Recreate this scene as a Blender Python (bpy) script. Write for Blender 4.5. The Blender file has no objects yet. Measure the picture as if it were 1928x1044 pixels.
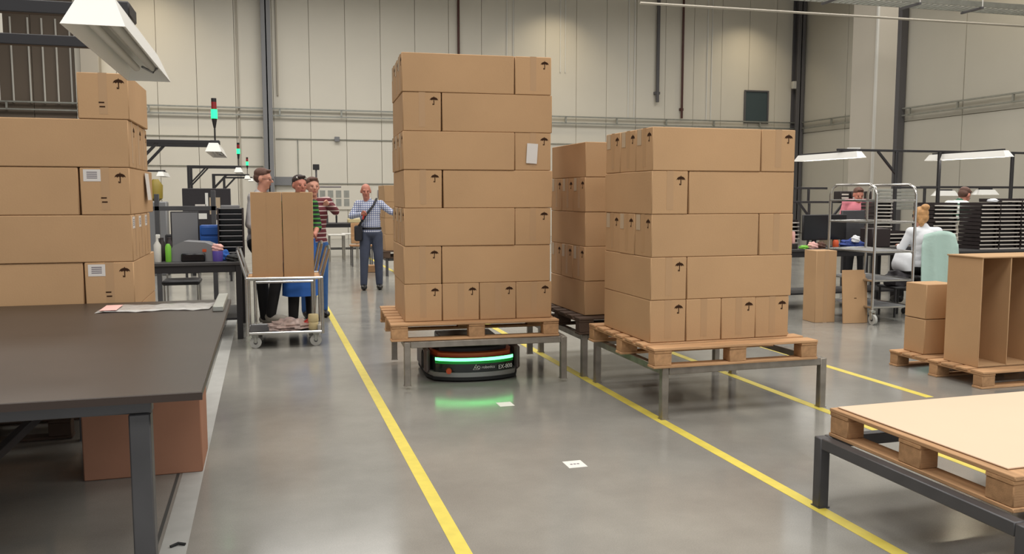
import bpy, math, random
from mathutils import Vector, Matrix, Euler
random.seed(7)
sc = bpy.context.scene
COL = sc.collection
PI = math.pi
# ------------------------------------------------------------ camera
cam_d = bpy.data.cameras.new('camera'); cam_d.sensor_width = 36; cam_d.lens = 1600/1928*36
cam_d.clip_end = 200
cam = bpy.data.objects.new('camera', cam_d); COL.objects.link(cam)
cam.location = (0, 0, 1.52)
cam.rotation_euler = (math.radians(90-5.427), 0, math.radians(-16.2))
sc.camera = cam
# ------------------------------------------------------------ world, light, exposure
w = bpy.data.worlds.new('world'); sc.world = w; w.use_nodes = True
w.node_tree.nodes['Background'].inputs[0].default_value = (.92, .96, 1, 1)
w.node_tree.nodes['Background'].inputs[1].default_value = 0.75
sc.view_settings.view_transform = 'Standard'; sc.view_settings.look = 'None'
sc.view_settings.gamma = 1; sc.view_settings.use_curve_mapping = False
sc.view_settings.exposure = 0.0
def area(x, y, z, sx, sy, power, col=(1, .97, .92), rot=(0, 0, 0), spread=180):
    d = bpy.data.lights.new('hall_light', 'AREA'); d.shape = 'RECTANGLE'; d.size = sx; d.size_y = sy
    d.energy = power; d.color = col; d.spread = math.radians(spread)
    o = bpy.data.objects.new('hall_light', d); COL.objects.link(o)
    o.location = (x, y, z); o.rotation_euler = rot
    return o
for X in (-5, 2, 9, 16):
    for Y in (-7, 1, 9, 17, 25):
        area(X, Y, 9.9, 5.0, 3.2, (305 if Y < 20 else 330)*(1.08 if X < 5 and Y > 20 else .62 if Y > 20 else .85 if Y > 12 and X > 5 else 1), spread=155)
for X in (-3.6, 10.6, 18.7):                       # high-bay lamps close to the far wall
    area(X, 29.2, 8.95, .5, .5, 19, (1, .84, .58), rot=(math.radians(18), 0, 0), spread=105)
area(20, 20, 9.3, .6, .6, 45, (1, .86, .62))
# ------------------------------------------------------------ materials
def lin(c):
    return tuple(((v/255+.055)/1.055)**2.4 if v/255 > .04045 else v/255/12.92 for v in c)
def mat(name, rgb, rough=.6, metal=0, noise=None, bump=None, rnd=0, emit=None, spec=.5, stretch=None, coat=0, trans=0, alpha=1):
    """rgb = sRGB 0..255 albedo; noise=(scale, amount); bump=(scale, strength); rnd = per-object value spread"""
    m = bpy.data.materials.new(name); m.use_nodes = True
    nt = m.node_tree; b = nt.nodes['Principled BSDF']; L = nt.links.new
    c = (*lin(rgb), 1)
    b.inputs['Base Color'].default_value = c
    b.inputs['Roughness'].default_value = rough; b.inputs['Metallic'].default_value = metal
    b.inputs['Specular IOR Level'].default_value = spec
    b.inputs['Coat Weight'].default_value = coat
    b.inputs['Transmission Weight'].default_value = trans
    b.inputs['Alpha'].default_value = alpha
    tc = nt.nodes.new('ShaderNodeTexCoord'); mp = nt.nodes.new('ShaderNodeMapping')
    L(tc.outputs['Object'], mp.inputs[0])
    if stretch: mp.inputs['Scale'].default_value = stretch
    col = None
    if noise:
        n = nt.nodes.new('ShaderNodeTexNoise'); n.inputs['Scale'].default_value = noise[0]; n.inputs['Detail'].default_value = 5
        L(mp.outputs[0], n.inputs[0])
        r = nt.nodes.new('ShaderNodeMapRange'); r.inputs[1].default_value = .3; r.inputs[2].default_value = .7
        r.inputs[3].default_value = 1-noise[1]; r.inputs[4].default_value = 1+noise[1]
        L(n.outputs[0], r.inputs[0])
        v = nt.nodes.new('ShaderNodeHueSaturation'); v.inputs['Color'].default_value = c
        L(r.outputs[0], v.inputs['Value']); col = v.outputs[0]
        L(col, b.inputs['Base Color'])
    if rnd:
        oi = nt.nodes.new('ShaderNodeObjectInfo'); r2 = nt.nodes.new('ShaderNodeMapRange')
        r2.inputs[3].default_value = 1-rnd; r2.inputs[4].default_value = 1+rnd
        L(oi.outputs['Random'], r2.inputs[0])
        v2 = nt.nodes.new('ShaderNodeHueSaturation'); L(r2.outputs[0], v2.inputs['Value'])
        if col: L(col, v2.inputs['Color'])
        else: v2.inputs['Color'].default_value = c
        col = v2.outputs[0]; L(col, b.inputs['Base Color'])
    if bump:
        n = nt.nodes.new('ShaderNodeTexNoise'); n.inputs['Scale'].default_value = bump[0]; n.inputs['Detail'].default_value = 4
        L(mp.outputs[0], n.inputs[0]); bp = nt.nodes.new('ShaderNodeBump'); bp.inputs['Strength'].default_value = bump[1]
        bp.inputs['Distance'].default_value = .01
        L(n.outputs[0], bp.inputs['Height']); L(bp.outputs[0], b.inputs['Normal'])
    if emit:
        b.inputs['Emission Color'].default_value = (*emit[0], 1); b.inputs['Emission Strength'].default_value = emit[1]
    m['c'] = c
    return m
def stripes(m, rgb2, axis, freq, duty=.5, axis2=None, rgb3=None):
    """woven stripe/check pattern in object space mixed over the base colour"""
    nt = m.node_tree; b = nt.nodes['Principled BSDF']; L = nt.links.new
    tc = nt.nodes.new('ShaderNodeTexCoord'); sp = nt.nodes.new('ShaderNodeSeparateXYZ'); L(tc.outputs['Object'], sp.inputs[0])
    prev = None
    for ax, rgb in ((axis, rgb2), (axis2, rgb3)):
        if ax is None: continue
        mu = nt.nodes.new('ShaderNodeMath'); mu.operation = 'MULTIPLY'; mu.inputs[1].default_value = freq
        L(sp.outputs[ax], mu.inputs[0])
        fr = nt.nodes.new('ShaderNodeMath'); fr.operation = 'FRACT'; L(mu.outputs[0], fr.inputs[0])
        lt = nt.nodes.new('ShaderNodeMath'); lt.operation = 'LESS_THAN'; lt.inputs[1].default_value = duty; L(fr.outputs[0], lt.inputs[0])
        if axis2 is not None:
            h = nt.nodes.new('ShaderNodeMath'); h.operation = 'MULTIPLY'; h.inputs[1].default_value = .75; L(lt.outputs[0], h.inputs[0]); lt = h
        mx = nt.nodes.new('ShaderNodeMix'); mx.data_type = 'RGBA'
        L(lt.outputs[0], mx.inputs[0])
        if prev: L(prev, mx.inputs[6])
        else: mx.inputs[6].default_value = m['c']
        mx.inputs[7].default_value = (*lin(rgb), 1)
        prev = mx.outputs[2]
    L(prev, b.inputs['Base Color']); return m
M = {}
M['card'] = mat('cardboard', (186, 150, 112), .78, noise=(2.2, .05), bump=(90, .08), rnd=.045, spec=.25)
M['card_in'] = mat('cardboard_inner', (176, 138, 100), .85, noise=(3, .05), spec=.2)
M['card_red'] = mat('reddish_cardboard', (164, 118, 94), .75, noise=(3, .06), spec=.25)
M['card_pale'] = mat('cream_board', (214, 188, 162), .75, noise=(1.5, .02), spec=.25)
M['tape'] = mat('brown_packing_tape', (180, 145, 108), .42, spec=.4)
M['ink'] = mat('dark_print', (58, 38, 26), .8, spec=.1)
M['faintink'] = mat('faint_print', (140, 104, 74), .8, spec=.1)
M['label'] = mat('white_label', (214, 208, 202), .6)
M['labeldull'] = mat('dull_label_film', (188, 168, 142), .35)
M['labelink'] = mat('grey_label_print', (120, 112, 118), .7)
M['wood'] = mat('pallet_wood', (176, 134, 98), .8, noise=(6, .22), bump=(40, .25), rnd=.1, stretch=(1, 6, 6), spec=.2)
M['woodx'] = mat('pallet_wood_lengthwise', (186, 146, 108), .8, noise=(5, .2), bump=(40, .25), rnd=.12, stretch=(.6, 5, 5), spec=.2)
M['woody'] = mat('pallet_wood_crosswise', (180, 140, 102), .8, noise=(5, .2), bump=(40, .25), rnd=.12, stretch=(5, .6, 5), spec=.2)
M['darkwood'] = mat('weathered_dark_wood', (84, 66, 54), .85, noise=(6, .2), rnd=.1)
M['steel'] = mat('raw_steel_tube', (146, 138, 128), .36, .6, noise=(9, .22), bump=(60, .05))
M['darksteel'] = mat('grey_painted_steel', (84, 83, 85), .42, .35, noise=(6, .1))
M['galv'] = mat('galvanised_steel', (168, 168, 160), .45, .6, noise=(8, .1))
M['chrome'] = mat('chromed_tube', (200, 198, 194), .2, .95)
M['black'] = mat('black_profile', (44, 42, 44), .5, .1)
M['tabletop'] = mat('brown_film_faced_plywood', (58, 49, 43), .38, noise=(3, .12), bump=(160, .03))
M['plyedge'] = mat('dark_ply_edge', (58, 46, 40), .7)
M['darktop'] = mat('dark_grey_worktop', (64, 62, 62), .5, noise=(5, .08))
M['white'] = mat('white_enamel', (232, 230, 224), .4)
M['offwhite'] = mat('off_white_plastic', (205, 202, 194), .5)
M['greyplastic'] = mat('grey_plastic', (130, 130, 132), .45)
M['rubber'] = mat('black_rubber', (24, 24, 24), .7)
M['wheel'] = mat('pale_grey_wheel', (175, 175, 170), .5)
M['blue'] = mat('blue_plastic', (30, 88, 170), .45)
M['green'] = mat('green_plastic', (120, 190, 60), .45)
M['purple'] = mat('violet_plastic', (92, 76, 160), .45)
M['red'] = mat('red_plastic', (190, 48, 40), .45)
M['orange'] = mat('orange_plastic', (205, 84, 40), .45)
M['redpipe'] = mat('dark_red_pipe', (84, 50, 44), .5)
M['glass'] = mat('clear_film', (225, 222, 218), .18, alpha=.55, noise=(14, .1), bump=(20, .5))
M['tape_yellow'] = mat('yellow_floor_tape', (212, 194, 84), .5, noise=(12, .07))
M['tape_grey'] = mat('grey_floor_paint', (172, 172, 168), .45, noise=(10, .07))
M['seam'] = mat('panel_joint_sealant', (186, 180, 168), .8)
M['joint'] = mat('dark_floor_joint', (72, 72, 70), .7)
M['screen'] = mat('dark_screen', (22, 22, 26), .25)
M['darkcab'] = mat('dark_cabinet_board', (44, 40, 44), .6, noise=(4, .1))
M['darkbrown'] = mat('dark_brown_trays', (44, 34, 34), .6, rnd=.15)
M['traylip'] = mat('pale_tray_lip', (206, 198, 188), .5)
M['bluegrey'] = mat('blue_grey_glass', (70, 84, 88), .2)
M['tube_on'] = mat('lit_fluorescent_lamp', (255, 255, 250), .5, emit=((1, .98, .94), 13))
M['tower_green'] = mat('lit_green_signal', (40, 220, 120), .4, emit=((.03, 1, .32), 1.6))
M['tower_red'] = mat('unlit_red_signal', (150, 44, 44), .35)
M['led'] = mat('green_led_strip', (60, 255, 150), .4, emit=((.11, 1.0, .22), 4.6))
M['led_glow'] = mat('painted_green_led_glow', (10, 60, 25), .35, emit=((.0, .30, .03), .45))  # faint green emission painting the LED strip's light on the dark cover
M['agv_dark'] = mat('gloss_black_green_cover', (26, 32, 30), .22, coat=.4)
M['agv_grey'] = mat('silver_grey_bumper', (150, 150, 146), .32, .5)
M['agv_side'] = mat('warm_grey_cover', (112, 98, 94), .4)
M['skin'] = mat('skin', (205, 148, 126), .55, noise=(18, .04))
M['skin_dark'] = mat('weathered_skin', (190, 124, 104), .55, noise=(18, .04))
M['hair_dark'] = mat('dark_hair', (48, 34, 30), .7, bump=(120, .5))
M['hair_brown'] = mat('brown_hair', (92, 62, 50), .7, bump=(120, .5))
M['hair_grey'] = mat('cropped_grey_hair', (150, 118, 104), .8, bump=(160, .4))
M['hair_blond'] = mat('blond_hair', (196, 148, 96), .6, noise=(22, .22), bump=(90, .6))
M['eye'] = mat('dark_eye', (40, 28, 26), .3)
M['lip'] = mat('lips', (160, 84, 78), .5)
M['check'] = stripes(mat('checked_shirt_cloth', (222, 224, 232), .85), (74, 90, 140), 0, 30, .42, 2, (74, 90, 140))
M['jeans'] = mat('dark_blue_grey_trousers', (64, 70, 88), .85, noise=(9, .12), bump=(60, .2))
M['blacktrouser'] = mat('black_trousers', (30, 29, 31), .85)
M['shoe'] = mat('black_leather_shoe', (26, 24, 24), .4)
M['paleshoe'] = mat('pale_grey_shoe', (170, 164, 154), .7)
M['belt'] = mat('black_leather_strap', (26, 26, 34), .5)
M['greyshirt'] = mat('pale_grey_shirt', (186, 182, 182), .85, noise=(10, .05), bump=(14, .3))
M['maroon'] = mat('maroon_cloth', (96, 40, 46), .85)
M['maroonstripe'] = stripes(mat('maroon_striped_cloth', (104, 42, 50), .85), (196, 176, 172), 2, 18, .25)
M['greenstripe'] = stripes(mat('green_striped_cloth', (28, 30, 28), .85), (70, 140, 60), 2, 20, .35)
M['whitegreen'] = stripes(mat('white_green_striped_cloth', (228, 232, 224), .85), (40, 92, 70), 2, 13, .38)
M['bluecloth'] = mat('blue_work_cloth', (40, 96, 178), .8, bump=(12, .5))
M['denim'] = mat('blue_denim', (50, 92, 150), .85, noise=(14, .12))
M['pink'] = mat('pink_cloth', (214, 128, 140), .85)
M['mint'] = mat('mint_knit', (176, 202, 192), .9, bump=(16, .5))
M['whitecloth'] = mat('white_cloth', (228, 230, 234), .85, bump=(12, .4))
M['cloth_navy'] = mat('navy_patterned_cloth', (52, 70, 132), .85, noise=(20, .5))
M['cloth_pink'] = mat('pale_pink_cloth', (226, 176, 168), .85, bump=(20, .5))
M['crumple'] = mat('crumpled_film', (200, 178, 170), .35, noise=(22, .3), bump=(22, 1))
M['cream'] = mat('cream_plastic', (216, 198, 150), .5)
M['olive'] = mat('olive_brass', (150, 130, 50), .4)
M['wall'] = mat('light_grey_cladding', (224, 218, 204), .7, noise=(.5, .025))
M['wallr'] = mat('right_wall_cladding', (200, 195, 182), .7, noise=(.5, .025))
M['walldark'] = mat('brown_grey_cladding', (104, 92, 80), .7, noise=(.6, .04))
M['column'] = mat('painted_column', (188, 180, 166), .6)
M['coldark'] = mat('dark_grey_column', (98, 96, 98), .6)
M['ceil'] = mat('ceiling_sheet', (150, 148, 144), .8)
def floor_mat():
    m = bpy.data.materials.new('polished_grey_epoxy_floor'); m.use_nodes = True; nt = m.node_tree; L = nt.links.new
    b = nt.nodes['Principled BSDF']; tc = nt.nodes.new('ShaderNodeTexCoord')
    n = nt.nodes.new('ShaderNodeTexNoise'); n.inputs['Scale'].default_value = .9; n.inputs['Detail'].default_value = 8; n.inputs['Roughness'].default_value = .65
    L(tc.outputs['Object'], n.inputs[0])
    cr = nt.nodes.new('ShaderNodeValToRGB'); cr.color_ramp.elements[0].position = .3; cr.color_ramp.elements[1].position = .72
    cr.color_ramp.elements[0].color = (*lin((126, 124, 119)), 1); cr.color_ramp.elements[1].color = (*lin((152, 150, 143)), 1)
    L(n.outputs[0], cr.inputs[0])
    v = nt.nodes.new('ShaderNodeTexNoise'); v.inputs['Scale'].default_value = 160; v.inputs['Detail'].default_value = 2
    L(tc.outputs['Object'], v.inputs[0])
    r = nt.nodes.new('ShaderNodeMapRange'); r.inputs[1].default_value = .35; r.inputs[2].default_value = .65; r.inputs[3].default_value = .94; r.inputs[4].default_value = 1.06
    L(v.outputs[0], r.inputs[0])
    h = nt.nodes.new('ShaderNodeHueSaturation'); L(cr.outputs[0], h.inputs['Color']); L(r.outputs[0], h.inputs['Value']); L(h.outputs[0], b.inputs['Base Color'])
    n2 = nt.nodes.new('ShaderNodeTexNoise'); n2.inputs['Scale'].default_value = 2.3; n2.inputs['Detail'].default_value = 6; L(tc.outputs['Object'], n2.inputs[0])
    r2 = nt.nodes.new('ShaderNodeMapRange'); r2.inputs[3].default_value = .08; r2.inputs[4].default_value = .24; L(n2.outputs[0], r2.inputs[0]); L(r2.outputs[0], b.inputs['Roughness'])
    b.inputs['Specular IOR Level'].default_value = .55
    bp = nt.nodes.new('ShaderNodeBump'); bp.inputs['Strength'].default_value = .02; L(n2.outputs[0], bp.inputs['Height']); L(bp.outputs[0], b.inputs['Normal'])
    return m
M['floor'] = floor_mat()
# ------------------------------------------------------------ mesh helpers
class MB:
    def __init__(s): s.v = []; s.f = []
    def add(s, vs, fs, T=None):
        n = len(s.v)
        s.v += [tuple(T @ Vector(p)) if T else tuple(p) for p in vs]
        s.f += [tuple(i+n for i in f) for f in fs]; return s
    def box(s, x0, x1, y0, y1, z0, z1, b=0, T=None):
        if x0 > x1: x0, x1 = x1, x0
        if y0 > y1: y0, y1 = y1, y0
        if z0 > z1: z0, z1 = z1, z0
        if not b:
            return s.add([(x0,y0,z0),(x1,y0,z0),(x1,y1,z0),(x0,y1,z0),(x0,y0,z1),(x1,y0,z1),(x1,y1,z1),(x0,y1,z1)],
                  [(0,3,2,1),(4,5,6,7),(0,1,5,4),(1,2,6,5),(2,3,7,6),(3,0,4,7)], T)
        b = min(b, (x1-x0)*.45, (y1-y0)*.45, (z1-z0)*.45)
        X, Y, Z = (x0, x1), (y0, y1), (z0, z1); vs = []; ix = {}
        for i in (0, 1):
            for j in (0, 1):
                for k in (0, 1):
                    for a in range(3):
                        p = [X[i], Y[j], Z[k]]
                        for c, q in ((0, i), (1, j), (2, k)):
                            if c != a: p[c] += b if q == 0 else -b
                        ix[i, j, k, a] = len(vs); vs.append(tuple(p))
        cx, cy, cz = (x0+x1)/2, (y0+y1)/2, (z0+z1)/2; ctr = Vector((cx, cy, cz)); fs = []
        def put(l):
            P = [Vector(vs[i]) for i in l]; nn = (P[1]-P[0]).cross(P[2]-P[1])
            if nn.dot(sum(P, Vector())/len(P)-ctr) < 0: l = l[::-1]
            fs.append(tuple(l))
        for a in range(3):
            o = [c for c in range(3) if c != a]
            for q in (0, 1):
                l = []
                for (u, w_) in ((0, 0), (1, 0), (1, 1), (0, 1)):
                    k = [0]*3; k[a] = q; k[o[0]] = u; k[o[1]] = w_; l.append(ix[(*k, a)])
                put(l)
            for u in (0, 1):
                for w_ in (0, 1):
                    k0 = [0]*3; k0[o[0]] = u; k0[o[1]] = w_; k1 = list(k0); k1[a] = 1
                    put([ix[(*k0, o[0])], ix[(*k1, o[0])], ix[(*k1, o[1])], ix[(*k0, o[1])]])
        for i in (0, 1):
            for j in (0, 1):
                for k in (0, 1): put([ix[i, j, k, 0], ix[i, j, k, 1], ix[i, j, k, 2]])
        return s.add(vs, fs, T)
    def cyl(s, p0, p1, r0, r1=None, n=12, T=None):
        r1 = r0 if r1 is None else r1
        p0, p1 = Vector(p0), Vector(p1); d = (p1-p0).normalized()
        u = d.orthogonal().normalized(); v = d.cross(u); vs = []
        for p, r in ((p0, r0), (p1, r1)):
            for i in range(n):
                a = 2*PI*i/n; vs.append(tuple(p+u*math.cos(a)*r+v*math.sin(a)*r))
        fs = [(i, (i+1) % n, n+(i+1) % n, n+i) for i in range(n)]
        fs += [tuple(range(n-1, -1, -1)), tuple(range(n, 2*n))]
        return s.add(vs, fs, T)
    def bar(s, p0, p1, w_, h=None, b=.003):
        """rectangular bar between two points"""
        h = h or w_; p0, p1 = Vector(p0), Vector(p1); d = p1-p0; L = d.length; d.normalize()
        up = Vector((0, 0, 1)) if abs(d.z) < .95 else Vector((0, 1, 0))
        x = d.cross(up).normalized(); z = x.cross(d)
        T = Matrix.Translation(p0) @ Matrix((x, d, z)).transposed().to_4x4()
        return s.box(-w_/2, w_/2, 0, L, -h/2, h/2, b, T)
    def tube(s, path, r, n=8, closed=False):
        P = [Vector(p) for p in path]; N = len(P); vs = []; u = None
        for i, p in enumerate(P):
            a = P[i-1] if (i > 0 or closed) else P[i]; b = P[(i+1) % N] if (i < N-1 or closed) else P[i]
            d = (b-a).normalized()
            if u is None: u = d.orthogonal().normalized()
            else: u = (u-d*u.dot(d)).normalized()
            v = d.cross(u)
            for k in range(n):
                t = 2*PI*k/n; vs.append(tuple(p+(u*math.cos(t)+v*math.sin(t))*r))
        fs = []
        for i in range(N if closed else N-1):
            for k in range(n):
                j = (i+1) % N; fs.append((i*n+k, i*n+(k+1) % n, j*n+(k+1) % n, j*n+k))
        if not closed: fs += [tuple(range(n-1, -1, -1)), tuple(range((N-1)*n, N*n))]
        return s.add(vs, fs)
    def lathe(s, prof, n=16, T=None):
        vs = []
        for (r, z) in prof:
            for k in range(n): vs.append((r*math.cos(2*PI*k/n), r*math.sin(2*PI*k/n), z))
        fs = []
        for i in range(len(prof)-1):
            for k in range(n): fs.append((i*n+k, i*n+(k+1) % n, (i+1)*n+(k+1) % n, (i+1)*n+k))
        fs += [tuple(range(n-1, -1, -1)), tuple(range((len(prof)-1)*n, len(prof)*n))]
        return s.add(vs, fs, T)
    def loft(s, rings, n=16, T=None):
        """rings of (cx,cy,z,rx,ry)"""
        vs = []
        for (cx, cy, z, rx, ry) in rings:
            for k in range(n): vs.append((cx+rx*math.cos(2*PI*k/n), cy+ry*math.sin(2*PI*k/n), z))
        fs = []
        for i in range(len(rings)-1):
            for k in range(n): fs.append((i*n+k, i*n+(k+1) % n, (i+1)*n+(k+1) % n, (i+1)*n+k))
        fs += [tuple(range(n-1, -1, -1)), tuple(range((len(rings)-1)*n, len(rings)*n))]
        return s.add(vs, fs, T)
    def ell(s, c, r, n=14, m=9, R=None):
        vs = []; T = Matrix.Translation(c)
        if R: T = T @ Euler(R).to_matrix().to_4x4()
        for i in range(1, m):
            t = PI*i/m
            for k in range(n): vs.append((r[0]*math.sin(t)*math.cos(2*PI*k/n), r[1]*math.sin(t)*math.sin(2*PI*k/n), -r[2]*math.cos(t)))
        vs += [(0, 0, -r[2]), (0, 0, r[2])]; a, b = len(vs)-2, len(vs)-1
        fs = [(i*n+k, i*n+(k+1) % n, (i+1)*n+(k+1) % n, (i+1)*n+k) for i in range(m-2) for k in range(n)]
        fs += [(a, (k+1) % n, k) for k in range(n)] + [(b, (m-2)*n+k, (m-2)*n+(k+1) % n) for k in range(n)]
        return s.add(vs, fs, T)
    def cap(s, p0, p1, r0, r1, n=12):
        s.cyl(p0, p1, r0, r1, n); s.ell(p0, (r0,)*3, n, 7); return s.ell(p1, (r1,)*3, n, 7)
    def prism(s, pts, a, b, T=None):
        """polygon pts in XZ extruded from y=a to y=b"""
        n = len(pts); vs = [(x, a, z) for x, z in pts]+[(x, b, z) for x, z in pts]
        fs = [tuple(range(n)), tuple(range(2*n-1, n-1, -1))]+[(i, n+i, n+(i+1) % n, (i+1) % n) for i in range(n)]
        return s.add(vs, fs, T)
    def mesh(s, name, smooth=True):
        me = bpy.data.meshes.new(name); me.from_pydata(s.v, [], s.f); me.update()
        if smooth:
            me.shade_smooth(); me.set_sharp_from_angle(angle=math.radians(38))
        return me
    def build(s, name, m, parent=None, loc=None, rot=None, smooth=True):
        me = s.mesh(name, smooth); me.materials.append(M[m] if isinstance(m, str) else m)
        o = bpy.data.objects.new(name, me); COL.objects.link(o)
        if parent: o.parent = parent
        if loc: o.location = loc
        if rot: o.rotation_euler = rot
        return o
def inst(name, me, parent=None, loc=(0, 0, 0), rot=(0, 0, 0)):
    o = bpy.data.objects.new(name, me); COL.objects.link(o); o.parent = parent; o.location = loc; o.rotation_euler = rot; return o
def withmat(me, m): me.materials.append(M[m]); return me
def tag(o, label, cat, group=None):
    o['label'] = label; o['category'] = cat
    if group: o['group'] = group
    return o
def thing(name, label, cat, loc=(0, 0, 0), rz=0, group=None):
    o = bpy.data.objects.new(name, None); COL.objects.link(o); o.location = loc; o.rotation_euler = (0, 0, rz)
    o.empty_display_size = .1
    return tag(o, label, cat, group)
def struct(o): o['kind'] = 'structure'; return o
def stuff(o): o['kind'] = 'stuff'; return o
def text(s_, size, m, parent, loc, rot, name='lettering', depth=.001):
    cu = bpy.data.curves.new('txt', 'FONT'); cu.body = s_; cu.size = size; cu.extrude = depth; cu.align_x = 'CENTER'; cu.align_y = 'CENTER'
    t = bpy.data.objects.new('txt', cu); me = bpy.data.meshes.new_from_object(t); bpy.data.objects.remove(t)
    me.materials.clear(); me.materials.append(M[m]); return inst(name, me, parent, loc, rot)
# ============================================================ THE HALL
WY, WX = 31.0, 21.4
struct(MB().box(-12, WX+.3, -12, WY+.3, -.2, 0).build('floor', 'floor', smooth=False))
struct(MB().box(-12, WX+.3, -12, WY+.3, 10.6, 10.8).build('ceiling', 'ceil', smooth=False))
wb = struct(MB().box(-12, WX+.3, WY+.06, WY+.3, 0, 10.6).build('wall_back', 'seam', smooth=False))
x = -12.0; i = 0
while x < WX-.05:                                        # cladding panels with open joints
    x1 = min(x+1.24, WX)
    m_ = 'walldark' if x1 < -5.1 else 'wall'
    MB().box(x+.007, x1-.007, WY-.002*(i % 2), WY+.06, 0, 10.6, .004).build('wall_panel', m_, wb)
    x = x1; i += 1
wr = struct(MB().box(WX+.06, WX+.3, -12, WY+.3, 0, 10.6).build('wall_right', 'seam', smooth=False))
y = -12.0
while y < WY-.05:
    y1 = min(y+2.86, WY)
    for z0, z1 in ((0, 4.1), (4.1, 10.6)):
        MB().box(WX, WX+.06, y+.012, y1-.012, z0+.01, z1-.01, .006).build('wall_panel', 'wallr', wr)
    y = y1
struct(MB().box(-12.3, -12, -12, WY+.3, 0, 10.6).build('wall_left', 'walldark', smooth=False))
# steel columns
def hcol(x, y, wd, m, name, d=.3, z1=10.6):
    o = MB(); o.box(x-wd/2, x+wd/2, y-d, y-d+.04, 0, z1, .004); o.box(x-wd/2, x+wd/2, y-.04, y, 0, z1, .004); o.box(x-.02, x+.02, y-d, y, 0, z1)
    return struct(o.build(name, m))
hcol(.2, WY-.02, .32, 'greyplastic', 'trim_1', .4)
hcol(21.15, WY-.02, .34, 'coldark', 'trim_2', .4)
for k, (yy) in enumerate((25.35, 24.95, 17.9)):
    struct(MB().box(WX-.3, WX-.02, yy-.1, yy+.1, 0, 10.6, .01).build('trim_%d' % (3+k), 'coldark'))
struct(MB().box(-5.55, -5.0, WY-.5, WY-.02, 3.9, 7.3, .02).build('trim_6', 'column'))
struct(MB().box(-5.5, -5.05, WY-.5, WY-.02, 0, 3.9, .02).build('trim_7', 'column'))
# big concrete column on the right with its sign
cc = thing('concrete_column', 'pale square concrete column rising behind the tray racks', 'column', (16.45, 20.4, 0), math.radians(12))
MB().box(-.42, .42, -.42, .42, 0, 10.5, .03).build('shaft', 'column', cc)
MB().box(-.45, -.38, -.45, -.38, 0, 10.4, .01).build('corner_strip', 'offwhite', cc)
sg = thing('column_sign', 'small white sign board hanging on the pale concrete column', 'sign', (15.42, 19.8, 2.72), math.radians(-38))
MB().box(-.17, .17, -.01, .01, -.12, .12, .004).build('board', 'white', sg)
for a in (-.08, .08): MB().box(a-.05, a+.05, -.013, -.01, -.05, .05).build('faint_symbol', 'labelink', sg)
# high dark window
wn = thing('window_1', 'x', 'x', (19.35, WY-.03, 4.55)); del wn['label']; del wn['category']; struct(wn)
MB().box(-.5, .5, -.02, 0, 0, 1.2, .003).build('pane', 'bluegrey', wn)
for a in ((-.56, -.5, 0, 1.2), (.5, .56, 0, 1.2), (-.56, .56, -.06, 0), (-.56, .56, 1.2, 1.26)):
    MB().box(a[0], a[1], -.06, .0, a[2], a[3], .005).build('window_frame', 'coldark', wn)
# cable trays (ladders) along the walls
def ladder(p0, p1, wd, step, name, label, m='galv', hang=None):
    p0, p1 = Vector(p0), Vector(p1); d = (p1-p0); L = d.length; d.normalize()
    t = thing(name, label, 'cable tray', p0); n = Vector((0, 0, 1))
    for s_ in (-1, 1):
        MB().bar(Vector(n*s_*wd/2), Vector(d*L+n*s_*wd/2), .06, .05).build('side_rail', m, t)
    k = 0; rm = withmat(MB().box(-.03, .03, -.03, .03, -wd/2, wd/2).mesh('rung'), m)
    while k*step < L and k < 290:
        inst('rung', rm, t, d*(k*step)); k += 1
    return t
ladder((-12, WY-.12, 4.42), (WX-.1, WY-.12, 4.42), .24, 2.1, 'cable_tray', 'long grey cable tray running across the whole far wall')
ladder((WX-.12, WY-.2, 4.42), (WX-.12, -6, 4.42), .24, 2.1, 'cable_tray', 'long grey cable tray running along the right wall')
ladder((-9.6, 31, 4.3), (-6.3, 17, 3.4), .16, 1.2, 'cable_tray', 'sloping grey cable channel high at the left edge')
# mesh tray hung from the ceiling, top right
mt = thing('mesh_cable_tray', 'suspended wire mesh cable tray crossing the top right', 'cable tray', (0, 0, 6.18))
for yy in (17.4, 17.95):
    MB().bar((8.2, yy, 0), (21.3, yy-.3, 0), .03, .13).build('side_rail', 'galv', mt)
o = MB(); k = 0
while 8.2+k*.16 < 21.2:
    X = 8.2+k*.16; o.bar((X, 17.4-.3*(X-8.2)/13, -.05), (X, 17.95-.3*(X-8.2)/13, -.05), .02); k += 1
stuff(o.build('mesh_wires', 'galv', mt))
for X in (10.2, 12.9, 15.1, 16.9, 19.2, 20.6):
    yy = 17.4-.3*(X-8.2)/13
    MB().bar((X, yy-.06, -.09), (X, yy+.62, -.09), .05).build('bracket', 'coldark', mt)
    for dy in (-.04, .6): MB().cyl((X, yy+dy, -.1), (X, yy+dy, 4.4), .014).build('hanger_rod', 'white', mt)
o = MB().tube([(8.5, 18.6, 5.99), (21.3, 18.2, 5.99)], .03); tag(o.build('ceiling_pipe', 'column'), 'thin grey pipe just under the mesh cable tray', 'pipe')
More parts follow.
